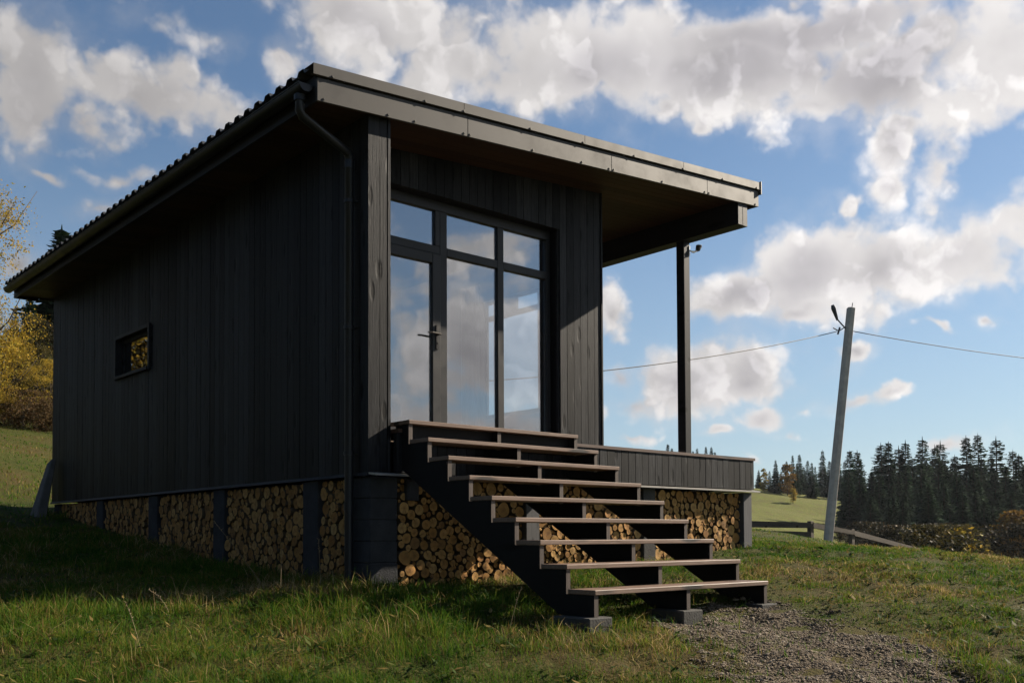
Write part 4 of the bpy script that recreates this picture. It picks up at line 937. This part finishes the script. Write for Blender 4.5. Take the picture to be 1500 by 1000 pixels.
for px, v, wx, wy, tilt, wt in CL:
    u = (px - 750) / FPX; a = math.atan(u); e_ = math.atan((HZ - v) / FPX * math.cos(a)); ca = math.cos(a) ** 2
    ru, rv = wx / FPX * ca, wy / FPX * math.cos(a)
    mp = t.new('ShaderNodeMapping', vector_type='TEXTURE'); t.put(mp.inputs[0], PW); mp.inputs['Location'].default_value = (a, e_, 0); mp.inputs['Rotation'].default_value = (0, 0, -R(tilt)); mp.inputs['Scale'].default_value = (ru, rv, 1)
    f = t.math('MULTIPLY', t.math('SUBTRACT', 1.35, t.vmath('LENGTH', mp.outputs[0])), wt if wt >= 1 else .3 + .7 * wt)
    if acc is None: acc = f
    else: acc = t.math('SMOOTH_MAX', acc, f, .25)
# the cloud bank to the right and behind, out of the picture and mirrored in the glazing, and scattered clouds elsewhere
pb = t.vmath('MULTIPLY', P, (1.0, 2.6, 1))
bank = t.noise(pb, 3.2, 5, .55, .3)
away = t.rng(t.math('ABSOLUTE', az), .62, .85, 0, 1, True)
oth = t.math('MULTIPLY', t.math('ADD', t.math('MULTIPLY', t.math('SUBTRACT', bank, .5), 4.5), t.math('ADD', t.rng(el, .1, .6, .35, -.1), t.math('SUBTRACT', t.rng(t.math('ABSOLUTE', t.math('SUBTRACT', az, 1.55)), .5, 1.1,   .66, 0, True), .45))), away)
acc = t.math('MAXIMUM', acc, t.math('ADD', oth, t.math('MULTIPLY', t.math('SUBTRACT', away, 1), 2.)))
def puff(vec, sc, det):
    n = t.new('ShaderNodeTexVoronoi', feature='F1'); t.put(n.inputs['Vector'], vec); n.inputs['Scale'].default_value = sc; n.inputs['Detail'].default_value = det; n.inputs['Roughness'].default_value = .5
    return n.outputs['Distance']
wd_ = t.vmath('ADD', dirv, t.vmath('SCALE', t.vmath('SUBTRACT', wn2.outputs['Color'], (.5, .5, .5)), None, .05))
fn = t.noise(dirv, 8, 7, .58)
pa = puff(wd_, 15., 2.); pb_ = puff(t.vmath('ADD', wd_, tuple(SUN * .013)), 15., 1.)
fn2 = t.noise(t.vmath('ADD', dirv, tuple(SUN * .03)), 8, 4, .5); fn3 = t.noise(dirv, 8, 4, .5); lowf = t.noise(dirv, 4.5, 3, .5)
edge = t.math('ADD', acc, t.math('ADD', t.math('MULTIPLY', t.math('SUBTRACT', fn, .5), 2.5), t.math('MULTIPLY', t.math('SUBTRACT', .74, pa), .95)))
dens = t.math('MAXIMUM', t.rng(edge, .0, .74, 0, 1, True), t.math('MULTIPLY', t.rng(t.math('ADD', acc, t.math('MULTIPLY', t.math('SUBTRACT', fn, .5), 4.2)), -.05, 1.1, 0, 1, True), .30))
dens = t.math('MULTIPLY', dens, t.rng(el, 0., .03, 0, 1))
thick = t.math('MULTIPLY', t.rng(t.math('ADD', acc, t.math('MULTIPLY', t.math('SUBTRACT', fn3, .5), 1.2)), .5, 1.5, 0, 1, True), t.rng(lowf, .36, .58, .15, 1, True))
relief = t.math('ADD', t.rng(t.math('SUBTRACT', pb_, pa), -.10, .10, -1, 1), t.rng(t.math('SUBTRACT', fn3, fn2), -.1, .1, -.8, .8))
sunang = t.vmath('DOT_PRODUCT', dirv, tuple(SUN)); glow = t.rng(sunang, .1, 1., 0, 1)
bright = t.math('ADD', t.math('SUBTRACT', 1.0, t.math('MULTIPLY', thick, .30)), t.math('MULTIPLY', relief, .10))
ccol = t.mix(thick, (.425, .41, .405), (.375, .36, .375))
cl = t.vmath('SCALE', ccol, None, t.math('MULTIPLY', bright, t.math('ADD', .44, t.math('MULTIPLY', glow, .68))))
skyp = t.mix(t.rng(el, .0, .42, .55, .0, True), skyc, (.175, .225, .27))
t.put(bg.inputs[0], t.mix(dens, skyp, cl)); bg.inputs[1].default_value = 1.0
vs = scene.view_settings; vs.view_transform = 'Standard'; vs.look = 'None'; vs.exposure = 1.2; vs.gamma = 1
try: vs.use_curve_mapping = False
except Exception: pass
cy = scene.cycles; cy.max_bounces = 8; cy.transparent_max_bounces = 12; cy.glossy_bounces = 4; cy.diffuse_bounces = 3
